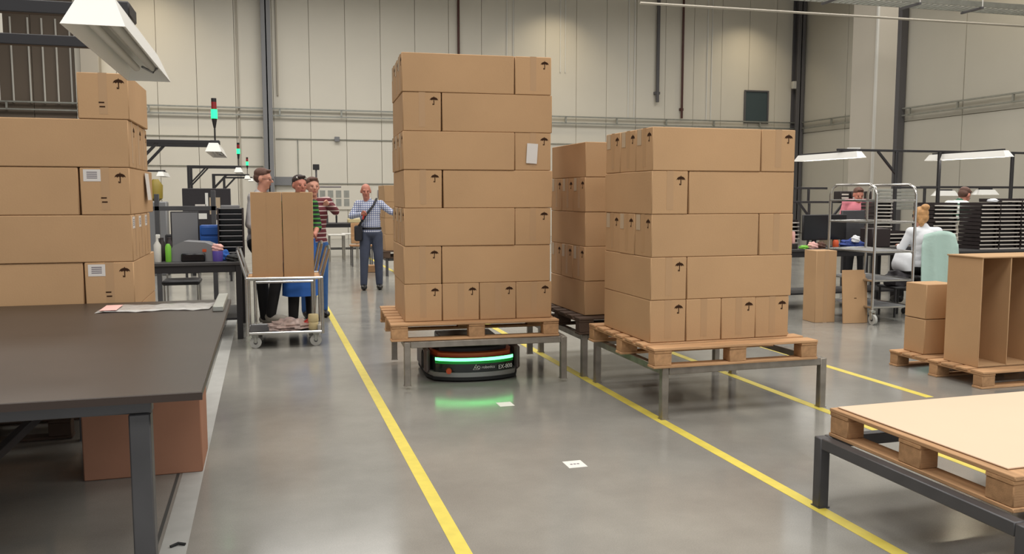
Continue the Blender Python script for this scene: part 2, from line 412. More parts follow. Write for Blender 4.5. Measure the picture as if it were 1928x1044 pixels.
# vertical pipes and cable drops on the far wall
def vpipe(X, z0, z1, r, m, label, name='wall_pipe', group=None):
    o = MB().cyl((X, WY-.06-r, z0), (X, WY-.06-r, z1), r, n=8)
    o.box(X-r*1.6, X+r*1.6, WY-.06-r, WY-.003, z1-.9, z1-.8); o.box(X-r*1.6, X+r*1.6, WY-.06-r, WY-.003, z0+.3, z0+.4)
    return tag(o.build(name, m), label, 'pipe', group)
vpipe(6.95, 4.7, 10.5, .045, 'redpipe', 'dark red pipe dropping behind the tall robot stack')
vpipe(15.98, 4.6, 10.5, .045, 'redpipe', 'dark red pipe left of the high dark window')
vpipe(14.9, 5.2, 10.5, .07, 'coldark', 'thick grey downpipe ending above the cable tray')
NTH = ['first', 'second', 'third', 'fourth', 'fifth', 'sixth', 'seventh', 'eighth', 'ninth', 'tenth', 'eleventh', 'twelfth', 'thirteenth']
for kk, X in enumerate((8.8, 9.05, 10.9, 11.1, 13.7, 13.95, 17.1, 17.3)):
    tag(MB().cyl((X, WY-.03, 4.55 if X > 13 else 6.2), (X, WY-.03, 10.5), .022, n=6).build('wall_cable', 'white'), 'thin white cable drop on the upper far wall, %s from the left' % NTH[kk], 'cable', 'white cable drops on the far wall')
for X in (-.75, .55):
    tag(MB().cyl((X, WY-.03, 0 if X < 0 else 5.0), (X, WY-.03, 10.5), .035, n=6).build('wall_pipe', 'column'), 'pale vertical pipe beside the grey steel column, %s' % ('left of it' if X < 0 else 'right of it'), 'pipe')
for k, X in enumerate((-8.3, -8.0, -7.6, -7.1, -6.7, -6.3, -5.9)):
    tag(MB().cyl((X, WY-.05, 4.5), (X, WY-.05, 7.2), .03, n=6).build('wall_conduit', 'offwhite'), 'thin pale conduit on the dark cladding, %s from the left' % NTH[k], 'pipe', 'conduits on the dark cladding')
for (z, x0, x1, l) in ((3.56, -6, 0.0, 'thin grey conduit line across the far wall left of the steel column'), (3.52, .45, 21, 'thin grey conduit line across the far wall right of the steel column'), (2.56, -6, .0, 'lower thin grey conduit on the far wall behind the work lamps'), (1.97, 1.15, 7, 'low thin conduit on the far wall above the diagram poster')):
    o = MB().tube([(x0, WY-.03, z), (x1, WY-.03, z)], .018, 6); tag(o.build('wall_conduit', 'galv'), l, 'pipe')
tag(MB().cyl((1.18, WY-.03, 0), (1.18, WY-.03, 3.5), .016, n=6).build('wall_conduit', 'galv'), 'vertical conduit below the junction box on far wall', 'pipe')
tag(MB().box(1.09, 1.27, WY-.08, WY-.005, 3.45, 3.62, .01).build('junction_box', 'greyplastic'), 'small grey junction box on the far wall conduit', 'box')
def floodlight(X, z, label):
    t = thing('wall_floodlight', label, 'lamp', (X, WY-.3, z))
    MB().box(-.16, .16, -.08, .08, 0, .3, .02).build('housing', 'offwhite', t); MB().cyl((0, .08, .2), (0, .28, .2), .03).build('bracket', 'offwhite', t)
floodlight(21.0, 5.9, 'small pale flood lamp high beside the far corner')
# poster, whiteboard and dark sign pole
ps = thing('wall_poster', 'faint white diagram poster on the far wall behind the staring man', 'poster', (2.75, WY-.03, 1.05))
MB().box(-.95, .95, -.015, .0, 0, .85, .004).build('sheet', 'wall', ps)
MB().box(-.9, -.1, -.022, -.015, .78, .82).build('printed_heading', 'labelink', ps)
MB().box(-.93, -.90, -.022, -.015, .2, .82).build('printed_border', 'labelink', ps)
for a in range(4):
    for b in range(2): MB().box(-.85+a*.28, -.66+a*.28, -.019, -.015, .42-b*.3, .68-b*.3).build('printed_diagram', 'galv', ps)
tag(MB().box(3.95, 4.15, WY-.05, WY-.01, 1.45, 1.75, .01).build('wall_notice', 'labelink'), 'dark small notice on the far wall by the bald man', 'sign')
sp = thing('sign_pole', 'thin pole with a small dark sign box above the two watching workers', 'sign', (1.62, 28, -.14))
MB().cyl((0, 0, .14), (0, 0, 2.5), .03, n=8).build('pole', 'coldark', sp); MB().box(-.1, .1, -.05, .05, 2.5, 2.68, .01).build('sign_box', 'black', sp); MB().cyl((0, 0, .14), (0, 0, .17), .2).build('base', 'black', sp)
struct(MB().box(-.2, 1.1, WY-.12, WY-.01, 1.9, 2.2, .01).build('trim_8', 'greyplastic'))
# floor markings
def strip(name, x0, x1, y0, y1, m, label, cat='floor marking', h=.002, xs=0):
    o = MB().add([(x0, y0, 0), (x1, y0, 0), (x1+xs, y1, 0), (x0+xs, y1, 0), (x0, y0, h), (x1, y0, h), (x1+xs, y1, h), (x0+xs, y1, h)],
      [(0,3,2,1),(4,5,6,7),(0,1,5,4),(1,2,6,5),(2,3,7,6),(3,0,4,7)])
    return tag(o.build(name, m, smooth=False), label, cat)
strip('floor_tape', .745, .815, -1, 30, 'tape_yellow', 'yellow floor line left of the mobile robot', h=.0015)
strip('floor_tape', 2.54, 2.61, 1, 22, 'tape_yellow', 'yellow floor line right of the mobile robot, passing the frame legs', h=.0015, xs=-.12)
strip('floor_tape', 3.77, 3.84, 3.2, 13, 'tape_yellow', 'yellow floor line emerging right of the wide box stack frame', h=.0015, xs=-.05)
strip('floor_tape', 4.78, 4.85, 5.2, 12, 'tape_yellow', 'yellow floor line farthest right, ending by the cream board', h=.0015)
strip('floor_tape', -.47, -.36, 2.4, 12, 'tape_grey', 'pale grey floor strip along the dark table', h=.001)
strip('floor_joint', -.50, -.485, 2.4, 12, 'joint', 'thin dark floor joint beside the pale grey strip', h=.001)
for (X, Y, l) in ((1.66, 4.43, 'white square code tag stuck on the open floor in front'), (1.66, 5.89, 'white square code tag on the floor just before the robot')):
    t = strip('floor_tag', X-.055, X+.055, Y-.06, Y+.06, 'white', l, 'tag', .0012)
    if Y < 5:
        for k in range(3): MB().box(X-.028+k*.02, X-.014+k*.02, Y-.008, Y+.008, .0012, .0016).build('printed_mark', 'labelink', t)
# ============================================================ CARTONS
_cm = {}
def carton_mesh(w_, l, h):
    k = (w_, l, h)
    if k not in _cm:
        o = MB().box(-w_/2, w_/2, 0, l, 0, h, .005); _cm[k] = withmat(o.mesh('carton'), 'card')
    return _cm[k]
def umbrella_mesh():
    o = MB(); n = 14; R = .032; y0, y1 = -.0016, -.0002
    pts = [(R*math.cos(PI-PI*i/n), .78*R*math.sin(PI-PI*i/n)) for i in range(n+1)]
    sc_ = [(R*(1-2*i/12), .006*abs(math.sin(PI*i/12*4))) for i in range(1, 12)]
    o.prism(pts+sc_, y0, y1); o.box(-.0028, .0028, y0, y1, -.03, .002); o.box(-.011, .0028, y0, y1, -.034, -.029); o.box(-.011, -.006, y0, y1, -.034, -.024)
    o.box(-.002, .002, y0, y1, .022, .031)
    return withmat(o.mesh('umbrella_mark', False), 'ink')
UM = umbrella_mesh()
def label_mesh(w_, h, name='shipping_label', m='label'):
    return withmat(MB().box(-w_/2, w_/2, -.0015, -.0002, -h, 0).mesh(name, False), m)
LB = label_mesh(.10, .075); LBn = label_mesh(.055, .09); LBd = label_mesh(.065, .11, 'label_film', 'labeldull'); LINE = withmat(MB().box(-.03, .03, -.0022, -.0014, -.003, .003).mesh('printed_line', False), 'labelink')
FL = withmat(MB().box(-.016, .016, -.0014, -.0002, -.004, .004).mesh('faint_print', False), 'ink')
_tm = {}
def carton(x, y, z, rz, w_, l, h, label, group=None, um=True, lab=None, tape=True, fe=False, j=1):
    """small end faces local -Y at the given x,y; rz=-90deg turns that end towards world -X"""
    o = inst('cardboard_box', carton_mesh(w_, l, h), None, (x+random.uniform(-.003, .003)*j, y+random.uniform(-.004, .004)*j, z), (0, 0, rz+random.uniform(-.006, .006)*j))
    tag(o, label, 'box', group)
    if tape:
        if (w_, h) not in _tm:
            q = MB().box(-.025, .025, -.0008, .0002, 0.03, h).box(-.025, .025, -.0008, l, h-.0002, h+.0006).box(-.001, .001, -.0003, .0003, .0, h)
            _tm[w_, h] = withmat(q.mesh('packing_tape', False), 'tape')
        inst('packing_tape', _tm[w_, h], o)
    if um: inst('umbrella_mark', UM, o, (w_*.5-.055, 0, h-.062))
    if lab == 'label':
        q = inst('shipping_label', LB, o, (-w_*.5+.07, 0, h-.012)); q['label'] = 'white shipping label'
        for k in range(4): inst('printed_line', LINE, q, (0, 0, -.018-.012*k))
    if lab == 'film':
        q = inst('shipping_label', LBd, o, (-w_*.5+.055, -.0006, h-.004)); q['label'] = 'dull pale label under film'
    if fe:
        for k in (0, 1): inst('faint_print', FL, o, (-.01+.004*k, -.0008, h*.36-.026*k))
    return o
ORD = ['top', 'second', 'third', 'fourth', 'fifth', 'sixth', 'seventh']
def stack(sname, x0, y0, z0, w_, l, h, layers, sidelab=('film',), noum=(), group=None, rot=0, lab_small=(), fe=(), leanx=()):
    """layers listed from the TOP; S = small ends to the front, L = a row of long boxes lying across"""
    N = len(layers); g = group or 'cardboard boxes of the '+sname
    for li, row in enumerate(layers):
        z = z0+(N-1-li)*(h+.0015); x = x0+(leanx[li] if leanx else 0); nm = ORD[li]+' layer down' if li else 'top layer'
        if li == N-1: nm = 'bottom layer'
        if row == 'SSSS':
            for k in range(4):
                pos = ('far left', 'second from left', 'third from left', 'far right')[k]
                carton(x+w_*(k+.5)+k*.004, y0, z, 0, w_, l, h, 'small box end, %s, bottom layer of the %s' % (pos, sname), g, um=(li, k) not in noum)
            continue
        if row == 'SL':
            carton(x+w_/2, y0, z, 0, w_, l, h, 'box end at left, %s of the %s' % (nm, sname), g, um=(li, 0) not in noum, fe=(li in fe), lab='label' if li in lab_small else None)
            carton(x+w_+.008, y0+w_/2, z, -PI/2, w_, l, h, 'long box at right, %s of the %s' % (nm, sname), g)
        else:
            for k in range(3 if row != 'L1' else 1):
                pos = ('front', 'middle', 'rear')[k]
                carton(x, y0+w_*(k+.5)+k*.004, z, -PI/2, w_, l, h, '%s one of the long boxes at left, %s of the %s' % (pos, nm, sname), g, lab='film')
            if row != 'L1':
                carton(x+l+w_/2+.006, y0, z, 0, w_, l, h, 'box end at right, %s of the %s' % (nm, sname), g, um=(li, 1) not in noum, lab='label' if li in lab_small else None, fe=(li in fe))
# ============================================================ PALLETS AND STEEL FRAMES
def pallet(x0, x1, y0, y1, z, label, dark=False, nd=7, group=None, turn=False):
    W, D = x1-x0, y1-y0; t = thing('wooden_pallet', label, 'pallet', (x1 if turn else x0, y0, z), PI/2 if turn else 0, group)
    if turn: W, D = D, W
    a, b = ('darkwood', 'darkwood') if dark else ('woodx', 'woody')
    def piece(name, bx, m):
        o = MB().box(*bx, .003).build(name, m, t); return o
    yb = (.05, D/2, D-.05)
    for k, yy in enumerate(yb):          # bottom boards run along X
        piece('bottom_board', (0, W, yy-.05, yy+.05, 0, .018), a)
    bm_ = {}
    for yy in yb:
        for xx in (.07, W/2, W-.07):
            if 0 not in bm_: bm_[0] = withmat(MB().box(-.065, .065, -.047, .047, 0, .085, .004).mesh('block'), b if not dark else 'darkwood')
            inst('block', bm_[0], t, (xx, yy, .018))
    for xx in (.07, W/2, W-.07): piece('stringer_board', (xx-.065, xx+.065, 0, D, .103, .121), b)
    pitch = D/nd
    for k in range(nd):
        wd = .06 if k % 2 else .065
        yy = .06+(D-.12)*k/(nd-1); piece('deck_board', (0+random.uniform(-.004, .004), W+random.uniform(-.006, .006), yy-wd, yy+wd if k < nd-1 else D, .121, .139), a)
    return t
def steel_frame(x0, x1, y0, y1, h, label, m='steel', s_=.05, rz=0, lift=0, name='steel_pallet_stand', group=None):
    W, D = x1-x0, y1-y0; t = thing(name, label, 'pallet stand', (x0, y0, lift), rz, group)
    lm = withmat(MB().box(-s_/2, s_/2, -s_/2, s_/2, 0, h-.002, .004).mesh('leg'), m)
    pm = withmat(MB().box(-s_/2-.004, s_/2+.004, -s_/2-.004, s_/2+.004, 0, .006).mesh('foot_plate'), m)
    for X in (s_/2, W-s_/2):
        for Y in (s_/2, D-s_/2):
            q = inst('leg', lm, t, (X, Y, 0)); inst('foot_plate', pm, q)
    for Y in (s_/2, D-s_/2): MB().box(s_+.001, W-s_-.001, Y-s_/2, Y+s_/2, h-s_, h, .004).build('rail', m, t)
    for X in (s_/2, W-s_/2): MB().box(X-s_/2, X+s_/2, s_+.001, D-s_-.001, h-s_, h, .004).build('rail', m, t)
    return t
# --- tall stack on the robot
S1 = 'tall robot stack'
steel_frame(1.03, 2.36, 6.55, 7.72, .352, 'raised steel stand over the robot, under the tall stack', lift=.028)
pallet(.93, 2.30, 6.57, 7.74, .382, 'wooden pallet under the tall stack carried by the robot')
stack(S1, 1.05, 6.67, .523, .299, .895, .3, ['LS', 'SL', 'LS', 'SL', 'LS', 'SL', 'SSSS'], leanx=(.0, .005, .0, .008, .0, -.004, 0), fe=(2,))
pd = tag(MB().box(-.045, .045, -.004, -.001, 0, .16, .001).build('delivery_note', 'label', None, (2.085, 6.666, .523+4*.3015+.055), (0, .06, 0)), 'white paper sheet taped on the tall robot stack', 'paper')
_rot_names = [o for o in COL.objects if o.parent is None and o.get('category') in ('box', 'pallet', 'pallet stand', 'paper')]
_R = Matrix.Rotation(math.radians(-3.2), 4, 'Z'); _c = Vector((1.05, 6.67, 0))
for o in _rot_names:                                   # the robot carries its load slightly turned
    p = _R @ (o.location-_c)+_c; o.location = p; o.rotation_euler.z += math.radians(-3.2)
# --- wide stack right
S2 = 'wide right stack'
steel_frame(2.56, 3.86, 5.16, 6.42, .362, 'steel stand under the wide box stack right of the robot')
pallet(2.48, 3.76, 5.13, 6.33, .364, 'light wooden pallet under the wide stack right of the robot')
stack(S2, 2.545, 5.33, .505, .272, .835, .296, ['LS', 'SL', 'LS', 'SL', 'SSSS'], noum=((2, 1), (4, 1)))
# --- stack behind, between the two
S3 = 'half hidden middle stack'
steel_frame(2.54, 3.84, 6.62, 7.84, .362, 'steel stand seen between the robot and the wide stack')
pallet(2.50, 3.78, 6.60, 7.80, .364, 'dark pallet between the robot stack and the wide stack', dark=True)
def hidden_stack(sname, x0, y0, z0, w_, l, h, layers):
    N = len(layers)
    for li, row in enumerate(layers):
        z = z0+(N-1-li)*(h+.0015); nm = 'bottom layer' if li == N-1 else ORD[li]+' layer'
        if row == 'S': carton(x0+w_/2, y0, z, 0, w_, l, h, 'left deep box, %s of the %s' % (nm, sname), 'boxes of the '+sname, um=False, tape=False); carton(x0+w_*1.5+.006, y0, z, 0, w_, l, h, 'inner deep box, %s of the %s' % (nm, sname), 'boxes of the '+sname, um=False)
        else:
            for k in range(3): carton(x0, y0+w_*(k+.5)+k*.004, z, -PI/2, w_, l, h, '%s crosswise box, %s of the %s' % (('front', 'middle', 'rear')[k], nm, sname), 'boxes of the '+sname, lab='film')
hidden_stack(S3, 2.60, 6.74, .505, .29, .87, .293, ['S', 'L', 'S', 'L', 'S'])
# --- far stack behind the bald man
steel_frame(2.2, 3.4, 16.2, 17.2, .34, 'far steel stand behind the bald man', m='darksteel')
pallet(2.15, 3.4, 16.15, 17.25, .342, 'dark pallet low behind the bald man', dark=True)
hidden_stack('far stack behind the bald man', 2.2, 16.25, .483, .3, .9, .31, ['S', 'L', 'S', 'S'])
# --- left stack
S4 = 'left stack by the table'
steel_frame(-2.45, -1.09, 5.72, 6.95, .36, 'steel stand behind the dark table at lower left', m='darksteel')
pallet(-2.25, -.80, 5.86, 7.02, .362, 'pallet under the left stack behind the dark table')
pallet(-2.38, -1.2, 5.80, 6.86, .001, 'dark pallet lying on the floor under the left stand', dark=True, nd=5)
xl = -.815; wl, ll, hl = .288, 1.0, .298
for li in range(5):
    z = .503+(4-li)*(hl+.002); nm = ('bottom' if li == 4 else ORD[li])+' layer'
    g4 = 'boxes of the '+S4
    if li in (0, 2, 4):
        if li != 4:
            for k in range(3):
                o = carton(xl, 5.9+wl*(k+.5)+k*.01+(.0, .0, .0)[k], z, PI/2, wl, ll, hl, '%s long box, %s of the %s' % (('front', 'middle', 'rear')[k], nm, S4), g4, lab='label' if li == 2 else None, um=(li == 0))
            continue
    carton(xl-wl/2, 5.9, z, 0, wl, ll+.1, hl, 'labelled box end, %s of the %s' % (nm, S4), g4, lab='label', fe=True)
    carton(xl-wl-.012-(ll), 5.9+wl/2, z, -PI/2, wl, ll, hl, 'long box at far left, %s of the %s' % (nm, S4), g4, um=False)
carton(-.95, 5.9, .503+5*(hl+.002), 0, .295, .86, .285, 'single box on top of the left stack, umbrella mark on its end', None, fe=True)
tag(MB().box(-.001, .002, -.09, .09, -.19, 0).build('delivery_note', 'label', None, (-.805, 6.62, .503+4*.3-.02), (0, -.08, 0)), 'white paper sheet hanging on the side of the left stack', 'paper')
# --- big stand and pallet at lower right with cream board
steel_frame(2.56, 3.9, 2.28, 3.50, .352, 'near steel stand at the lower right corner', m='darksteel', s_=.055)
pallet(2.62, 3.88, 2.40, 3.47, .354, 'near wooden pallet at lower right, under the cream board', turn=True)
o = MB().box(0, 1.28, 0, .98, 0, .006, .002); tag(o.build('cardboard_sheet', 'card_pale', None, (2.66, 2.47, .495), (0, 0, .01)), 'large cream board lying flat on the near right pallet', 'board')
# ============================================================ MOBILE ROBOT
R = thing('mobile_robot', 'low rounded mobile robot with green light strip under the tall stack', 'robot', (1.66, 7.0, 0), math.radians(-3))
def rr(hw, y0, y1, bow, z0, z1, n=18, e=.12):
    """plan outline: bowed front (towards -Y) with rounded corners, straight sides"""
    pts = []
    for i in range(n+1):
        t = -1+2*i/n; xx = hw*t; yy = y0+bow*(abs(t)**2.2) + (e*(max(0, abs(t)-.86)/.14)**2)
        pts.append((xx, yy))
    pts += [(hw, y1-.08), (hw-.08, y1), (-hw+.08, y1), (-hw, y1-.08)]
    N = len(pts); o = MB()
    o.add([(x, y, z0) for x, y in pts]+[(x, y, z1) for x, y in pts], [tuple(range(N-1, -1, -1)), tuple(range(N, 2*N))]+[(i, (i+1) % N, N+(i+1) % N, N+i) for i in range(N)])
    return o
rr(.392, -.325, .52, .13, .015, .04).build('skirt', 'rubber', R)
rr(.385, -.315, .51, .13, .04, .078).build('bumper', 'agv_grey', R)
rr(.365, -.30, .50, .12, .078, .2).build('front_cover', 'agv_dark', R)
rr(.345, -.275, .48, .12, .2, .232).build('top_cover', 'orange', R)
rr(.32, -.2, .46, .1, .232, .26).build('top_deck', 'black', R)
MB().box(-.25, .25, -.1, .42, .26, .324, .01).build('lift_table', 'darksteel', R)
for s_ in (-1, 1):
    o = MB().box(s_*.36, s_*.41, -.13, .4, .05, .26, .02); q = o.build('side_cover', 'agv_side', R)
    MB().tube([(s_*.412, -.07, .09), (s_*.412, -.07, .21), (s_*.412, -.03, .23), (s_*.412, .01, .21), (s_*.412, .01, .09), (s_*.412, -.03, .07)], .006, 6, True).build('slot_rim', 'black', q)
def front_arc(t, hw=.365, y0=-.30, bow=.12): return (hw*t, y0+bow*(abs(t)**2.2)+.12*(max(0, abs(t)-.86)/.14)**2)
def arc_strip(z0, z1, pr):
    o = MB(); n = 24; vs = []
    for i in range(n+1):
        t = -.9+1.8*i/n; x, y = front_arc(t)
        for (dy, z) in ((-pr, z0), (-pr, z1), (.01, z1), (.01, z0)): vs.append((x, y+dy, z))
    fs = [(i*4+k, i*4+(k+1) % 4, (i+1)*4+(k+1) % 4, (i+1)*4+k) for i in range(n) for k in range(4)]+[(3, 2, 1, 0), (n*4, n*4+1, n*4+2, n*4+3)]
    return o.add(vs, fs)
arc_strip(.172, .196, .010).build('light_strip', 'led', R)
arc_strip(.148, .1715, .006).build('painted_cover_glow', 'led_glow', R)  # added band, no lamp: LED glow on the cover put into its colour
kx, ky = front_arc(-.62); MB().cyl((kx, ky, .092), (kx-.004, ky-.035, .092), .024, .022, 16).build('stop_button', 'orange', R)
MB().box(kx+.03, kx+.10, ky-.016, ky+.01, .075, .095, .006).build('button_recess', 'rubber', R)
def wrap_text(s_, size, t, z, m):
    x, y = front_arc(t); x2, y2 = front_arc(t+.04); a = math.atan2(y2-y, x2-x)
    return text(s_, size, m, R, (x+.006*math.sin(a), y-.008, z), (PI/2, 0, a))
q = wrap_text('AiQ robotics', .034, .17, .118, 'white')
q2 = wrap_text('EX-800', .048, .68, .108, 'white')
tx, ty = front_arc(-.02)
MB().tube([(tx-.024, ty-.008, .1), (tx+.024, ty-.008, .1), (tx, ty-.008, .142)], .0034, 5, True).build('triangle_logo', 'white', R)
for X in (-.25, .25):
    for Y in (-.15, .35): MB().cyl((X-.02, Y, .03), (X+.02, Y, .03), .03, n=14).build('wheel', 'rubber', R)
# ============================================================ DARK TABLE, foreground left
T = thing('dark_table', 'large dark brown plywood topped table filling the lower left', 'table', (0, 0, 0))
MB().box(-3.2, -.225, 3.06, 5.82, .822, .85, .002).build('tabletop', 'tabletop', T)
MB().box(-3.2, -.222, 3.055, 3.062, .822, .848).build('edge_band', 'plyedge', T)
for (X, Y) in ((-.44, 3.2), (-.42, 5.55), (-2.95, 3.2), (-2.95, 5.55)):
    MB().box(X-.036, X+.036, Y-.036, Y+.036, 0, .76, .005).build('leg', 'darksteel', T)
for Y in (3.2, 5.55): MB().box(-3.1, -.40, Y-.03, Y+.03, .76, .822, .004).build('apron', 'darksteel', T)
for X in (-.44, -2.95): MB().box(X-.03, X+.03, 3.2, 5.55, .762, .82, .004).build('apron', 'darksteel', T)
MB().bar((-1.17, 5.0, .37), (-1.55, 3.95, .02), .045).build('brace', 'darksteel', T)
MB().bar((-1.17, 5.0, .33), (-1.17, 5.0, .82), .04).build('brace_post', 'darksteel', T)
o = MB().box(-.30, .30, -.2, .25, 0, .62, .006); cb = tag(o.build('cardboard_box', 'card_red', None, (-.665, 5.08, 0), (0, 0, .0)), 'reddish brown box standing on the floor under the dark table', 'box')
MB().box(-.025, .025, -.202, -.1995, 0, .62).build('packing_tape', 'tape', cb)
tag(MB().box(-.03, .03, 0, .7, 0, .03, .003).build('steel_profile', 'galv', None, (-.275, 5.2, .851), (0, 0, .0)), 'light steel profile lying along the right edge of the dark table', 'profile')
# plastic sleeve on table
o = MB(); n = 14; vs = []; fs = []
for j in range(5):
    for i in range(n+1): vs.append((-.95+.62*i/n+.02*j*.3, 5.30+.08*j+.02*math.sin(i*.9), .853+.006*abs(math.sin(i*1.3+j*2))))
for j in range(4):
    for i in range(n): fs.append((j*(n+1)+i, j*(n+1)+i+1, (j+1)*(n+1)+i+1, (j+1)*(n+1)+i))
o.add(vs, fs); q = o.build('plastic_sleeve', 'glass'); tag(q, 'clear plastic sleeve with reddish end lying at the back of the dark table', 'plastic bag')
q.modifiers.new('thick', 'SOLIDIFY').thickness = .002
MB().box(-.93, -.84, 5.33, 5.58, .862, .864).build('red_print', 'cloth_pink', q)
tag(MB().tube([(-.43, 3.83, .006), (-.40, 3.85, .01), (-.37, 3.84, .006)], .007, 6).build('floor_clip', 'rubber'), 'small black clip lying on the pale floor strip near the table leg', 'clip')
# ============================================================ WORK LAMPS
def lamp_parts(t, L=1.2, on=False, W=.165, wt=.09, h=.095):
    """trough reflector open below, long axis Y from 0 to L, rim at z=0"""
    o = MB(); e = .07
    outer = [(-W/2, 0, 0), (W/2, 0, 0), (W/2, L, 0), (-W/2, L, 0), (-wt/2, e, h), (wt/2, e, h), (wt/2, L-e, h), (-wt/2, L-e, h)]
    k = .006; inner = [(x*.94, y+(k if y < L/2 else -k), z-(0 if z == 0 else k)) for x, y, z in outer]
    o.add(outer+inner, [(0, 1, 5, 4), (1, 2, 6, 5), (2, 3, 7, 6), (3, 0, 4, 7), (4, 5, 6, 7), (9, 8, 12, 13), (10, 9, 13, 14), (11, 10, 14, 15), (8, 11, 15, 12), (15, 14, 13, 12),
        (0, 8, 9, 1), (1, 9, 10, 2), (2, 10, 11, 3), (3, 11, 8, 0)])
    o.build('reflector', 'white', t, smooth=False)
    for X in (-.03, .03):
        MB().cyl((X, .1, .035), (X, L-.12, .035), .013, n=10).build('lamp_tube', 'tube_on' if on else 'offwhite', t)
    MB().tube([(.0, L-.2, .03), (.03, L-.12, .02), (.05, L-.17, .03)], .005, 5).build('wire', 'greyplastic', t)
def signal_tower(t, x, y, z):
    q = MB().cyl((x, y, z), (x, y, z+.14), .009, n=8).cyl((x, y, z+.14), (x, y, z+.24), .012, .03, n=12).build('signal_tower', 'black', t)
    MB().cyl((x, y, z+.24), (x, y, z+.34), .034, n=14).build('green_signal', 'tower_green', q)
    MB().cyl((x, y, z+.34), (x, y, z+.42), .028, n=14).build('red_signal', 'tower_red', q)
    MB().cyl((x, y, z+.42), (x, y, z+.46), .028, n=14).build('cap', 'black', q)
def lamp_post(Xp, Y, label, Xl=-.5, L=1.2, tower=True, zl=1.99, posts=True, on=False, both=False):
    t = thing('work_lamp_post', label, 'lamp', (Xl, Y, 0))
    q = bpy.data.objects.new('lamp_head', None); COL.objects.link(q); q.parent = t; q.location = (0, 0, zl)
    lamp_parts(q, L, on=on)
    MB().box(-.05, .05, .34, .5, .095, .14, .005).build('lamp_mount', 'black', t, (0, 0, zl))
    dx = Xp-Xl
    for (yy, zz) in ((.42, .10), (1.05, .10)):
        MB().box(dx, -.02 if dx < 0 else .02, yy-.02, yy+.02, zl+zz, zl+zz+.04, .003).build('arm', 'black', t)
    sg_ = 1 if dx < 0 else -1
    if posts:
        for yy in (.42, 1.05): MB().box(dx-.025, dx+.025, yy-.025, yy+.025, 0, zl+.14, .003).build('post', 'black', t)
        for yy in (.42, 1.05): MB().bar((dx, yy, zl-.25), (dx+sg_*.33, yy, zl+.11), .03).build('brace', 'black', t)
        MB().box(dx-.06, dx+.06, .38, 1.1, 1.5, 1.62, .01).build('clamp', 'darksteel', t)
    if tower: signal_tower(t, .0, .42, zl+.138)
    return t
lamp_post(-3.3, 2.62, 'big white work lamp on black arms at the upper left corner', Xl=-.44, tower=False)
lamp_post(-1.42, 9.55, 'work lamp with green signal light, nearest of the row', Xl=-.50, L=1.5)
lamp_post(-1.42, 17.6, 'work lamp with green signal light, second of the row', Xl=-.47, L=1.5)
lamp_post(-1.32, 24.2, 'work lamp with green signal light, third, small in the distance', Xl=-.42)
lamp_post(-1.2, 27.8, 'farthest work lamp of the row, just left of the worker in glasses', Xl=-.38, tower=False)
def hung_lamp(x, y, z, label, L=1.2, rz=0, on=True, group=None, rod=True):
    t = thing('hanging_work_lamp', label, 'lamp', (x, y, z), rz, group); lamp_parts(t, L, on)
    if rod: MB().box(-.02, .02, .1, L-.1, .095, .12, .003).build('mount_rail', 'black', t)
    return t
for (x, y, z, l) in ((-3.1, 15.2, 1.98, 'white work lamp right behind the left stack, below the first lamp arm'), (-2.1, 19.5, 1.95, 'white work lamp left of the second lamp post'),):
    t = hung_lamp(x, y, z, l, rz=math.radians(0), on=False)
    MB().box(-1.6, .05, .5, .55, .1, .14).build('arm', 'black', t); MB().box(-1.62, -1.57, .5, .55, -z, .14).build('post', 'black', t)
# ============================================================ CART WITH TWO TALL BOXES
C = thing('tube_cart', 'steel tube cart carrying two tall boxes in the aisle', 'cart', (-.19, 8.78, 0), math.radians(-1))
W, D = .73, .62
cm = MB()
for (X, Y) in ((0, 0), (W, 0), (0, D), (W, D)): MB().cyl((X, Y, .13), (X, Y, .70), .016).build('post', 'chrome', C)
for z in (.15, .70):
    MB().tube([(0, 0, z), (W, 0, z), (W, D, z), (0, D, z)], .015, 8, True).build('shelf_frame', 'chrome', C)
    MB().box(.0, W, 0, D, z-.012, z-.002, .002).build('shelf', 'woodx' if z > .5 else 'darksteel', C)
for X, d in ((0, -1), (W, 1)):
    MB().tube([(X, .04, .70), (X+d*.08, .04, .98), (X+d*.09, D/2, 1.0), (X+d*.08, D-.04, .98), (X, D-.04, .70)], .014).build('push_handle', 'chrome', C)
for (X, Y) in ((.07, .05), (W-.07, .05), (.07, D-.05), (W-.07, D-.05)):
    q = MB().box(X-.03, X+.03, Y-.03, Y+.03, .115, .135, .003).bar((X, Y-.022, .12), (X, Y-.022, .05), .03, .006).bar((X, Y+.022, .12), (X, Y+.022, .05), .03, .006).build('caster', 'galv', C)
    MB().cyl((X, Y-.016, .058), (X, Y+.016, .058), .058, n=22).build('wheel', 'wheel', q)
    MB().cyl((X, Y-.02, .058), (X, Y+.02, .058), .02, n=10).build('hub', 'darksteel', q)
for k, X in enumerate((.207, .512)):
    o = tag(MB().box(-.149, .149, 0, .30, 0, .862, .004).build('cardboard_box', 'card', None, (-.19+X, 8.84-.012*X, .7)), 'tall upright box on the aisle cart, %s one' % ('left' if k == 0 else 'right'), 'box')
    MB().box(-.001, .001, -.001, .0005, 0, .862).build('flap_seam', 'tape', o); MB().box(-.025, .025, -.001, .3005, .8615, .8625).build('packing_tape', 'tape', o)
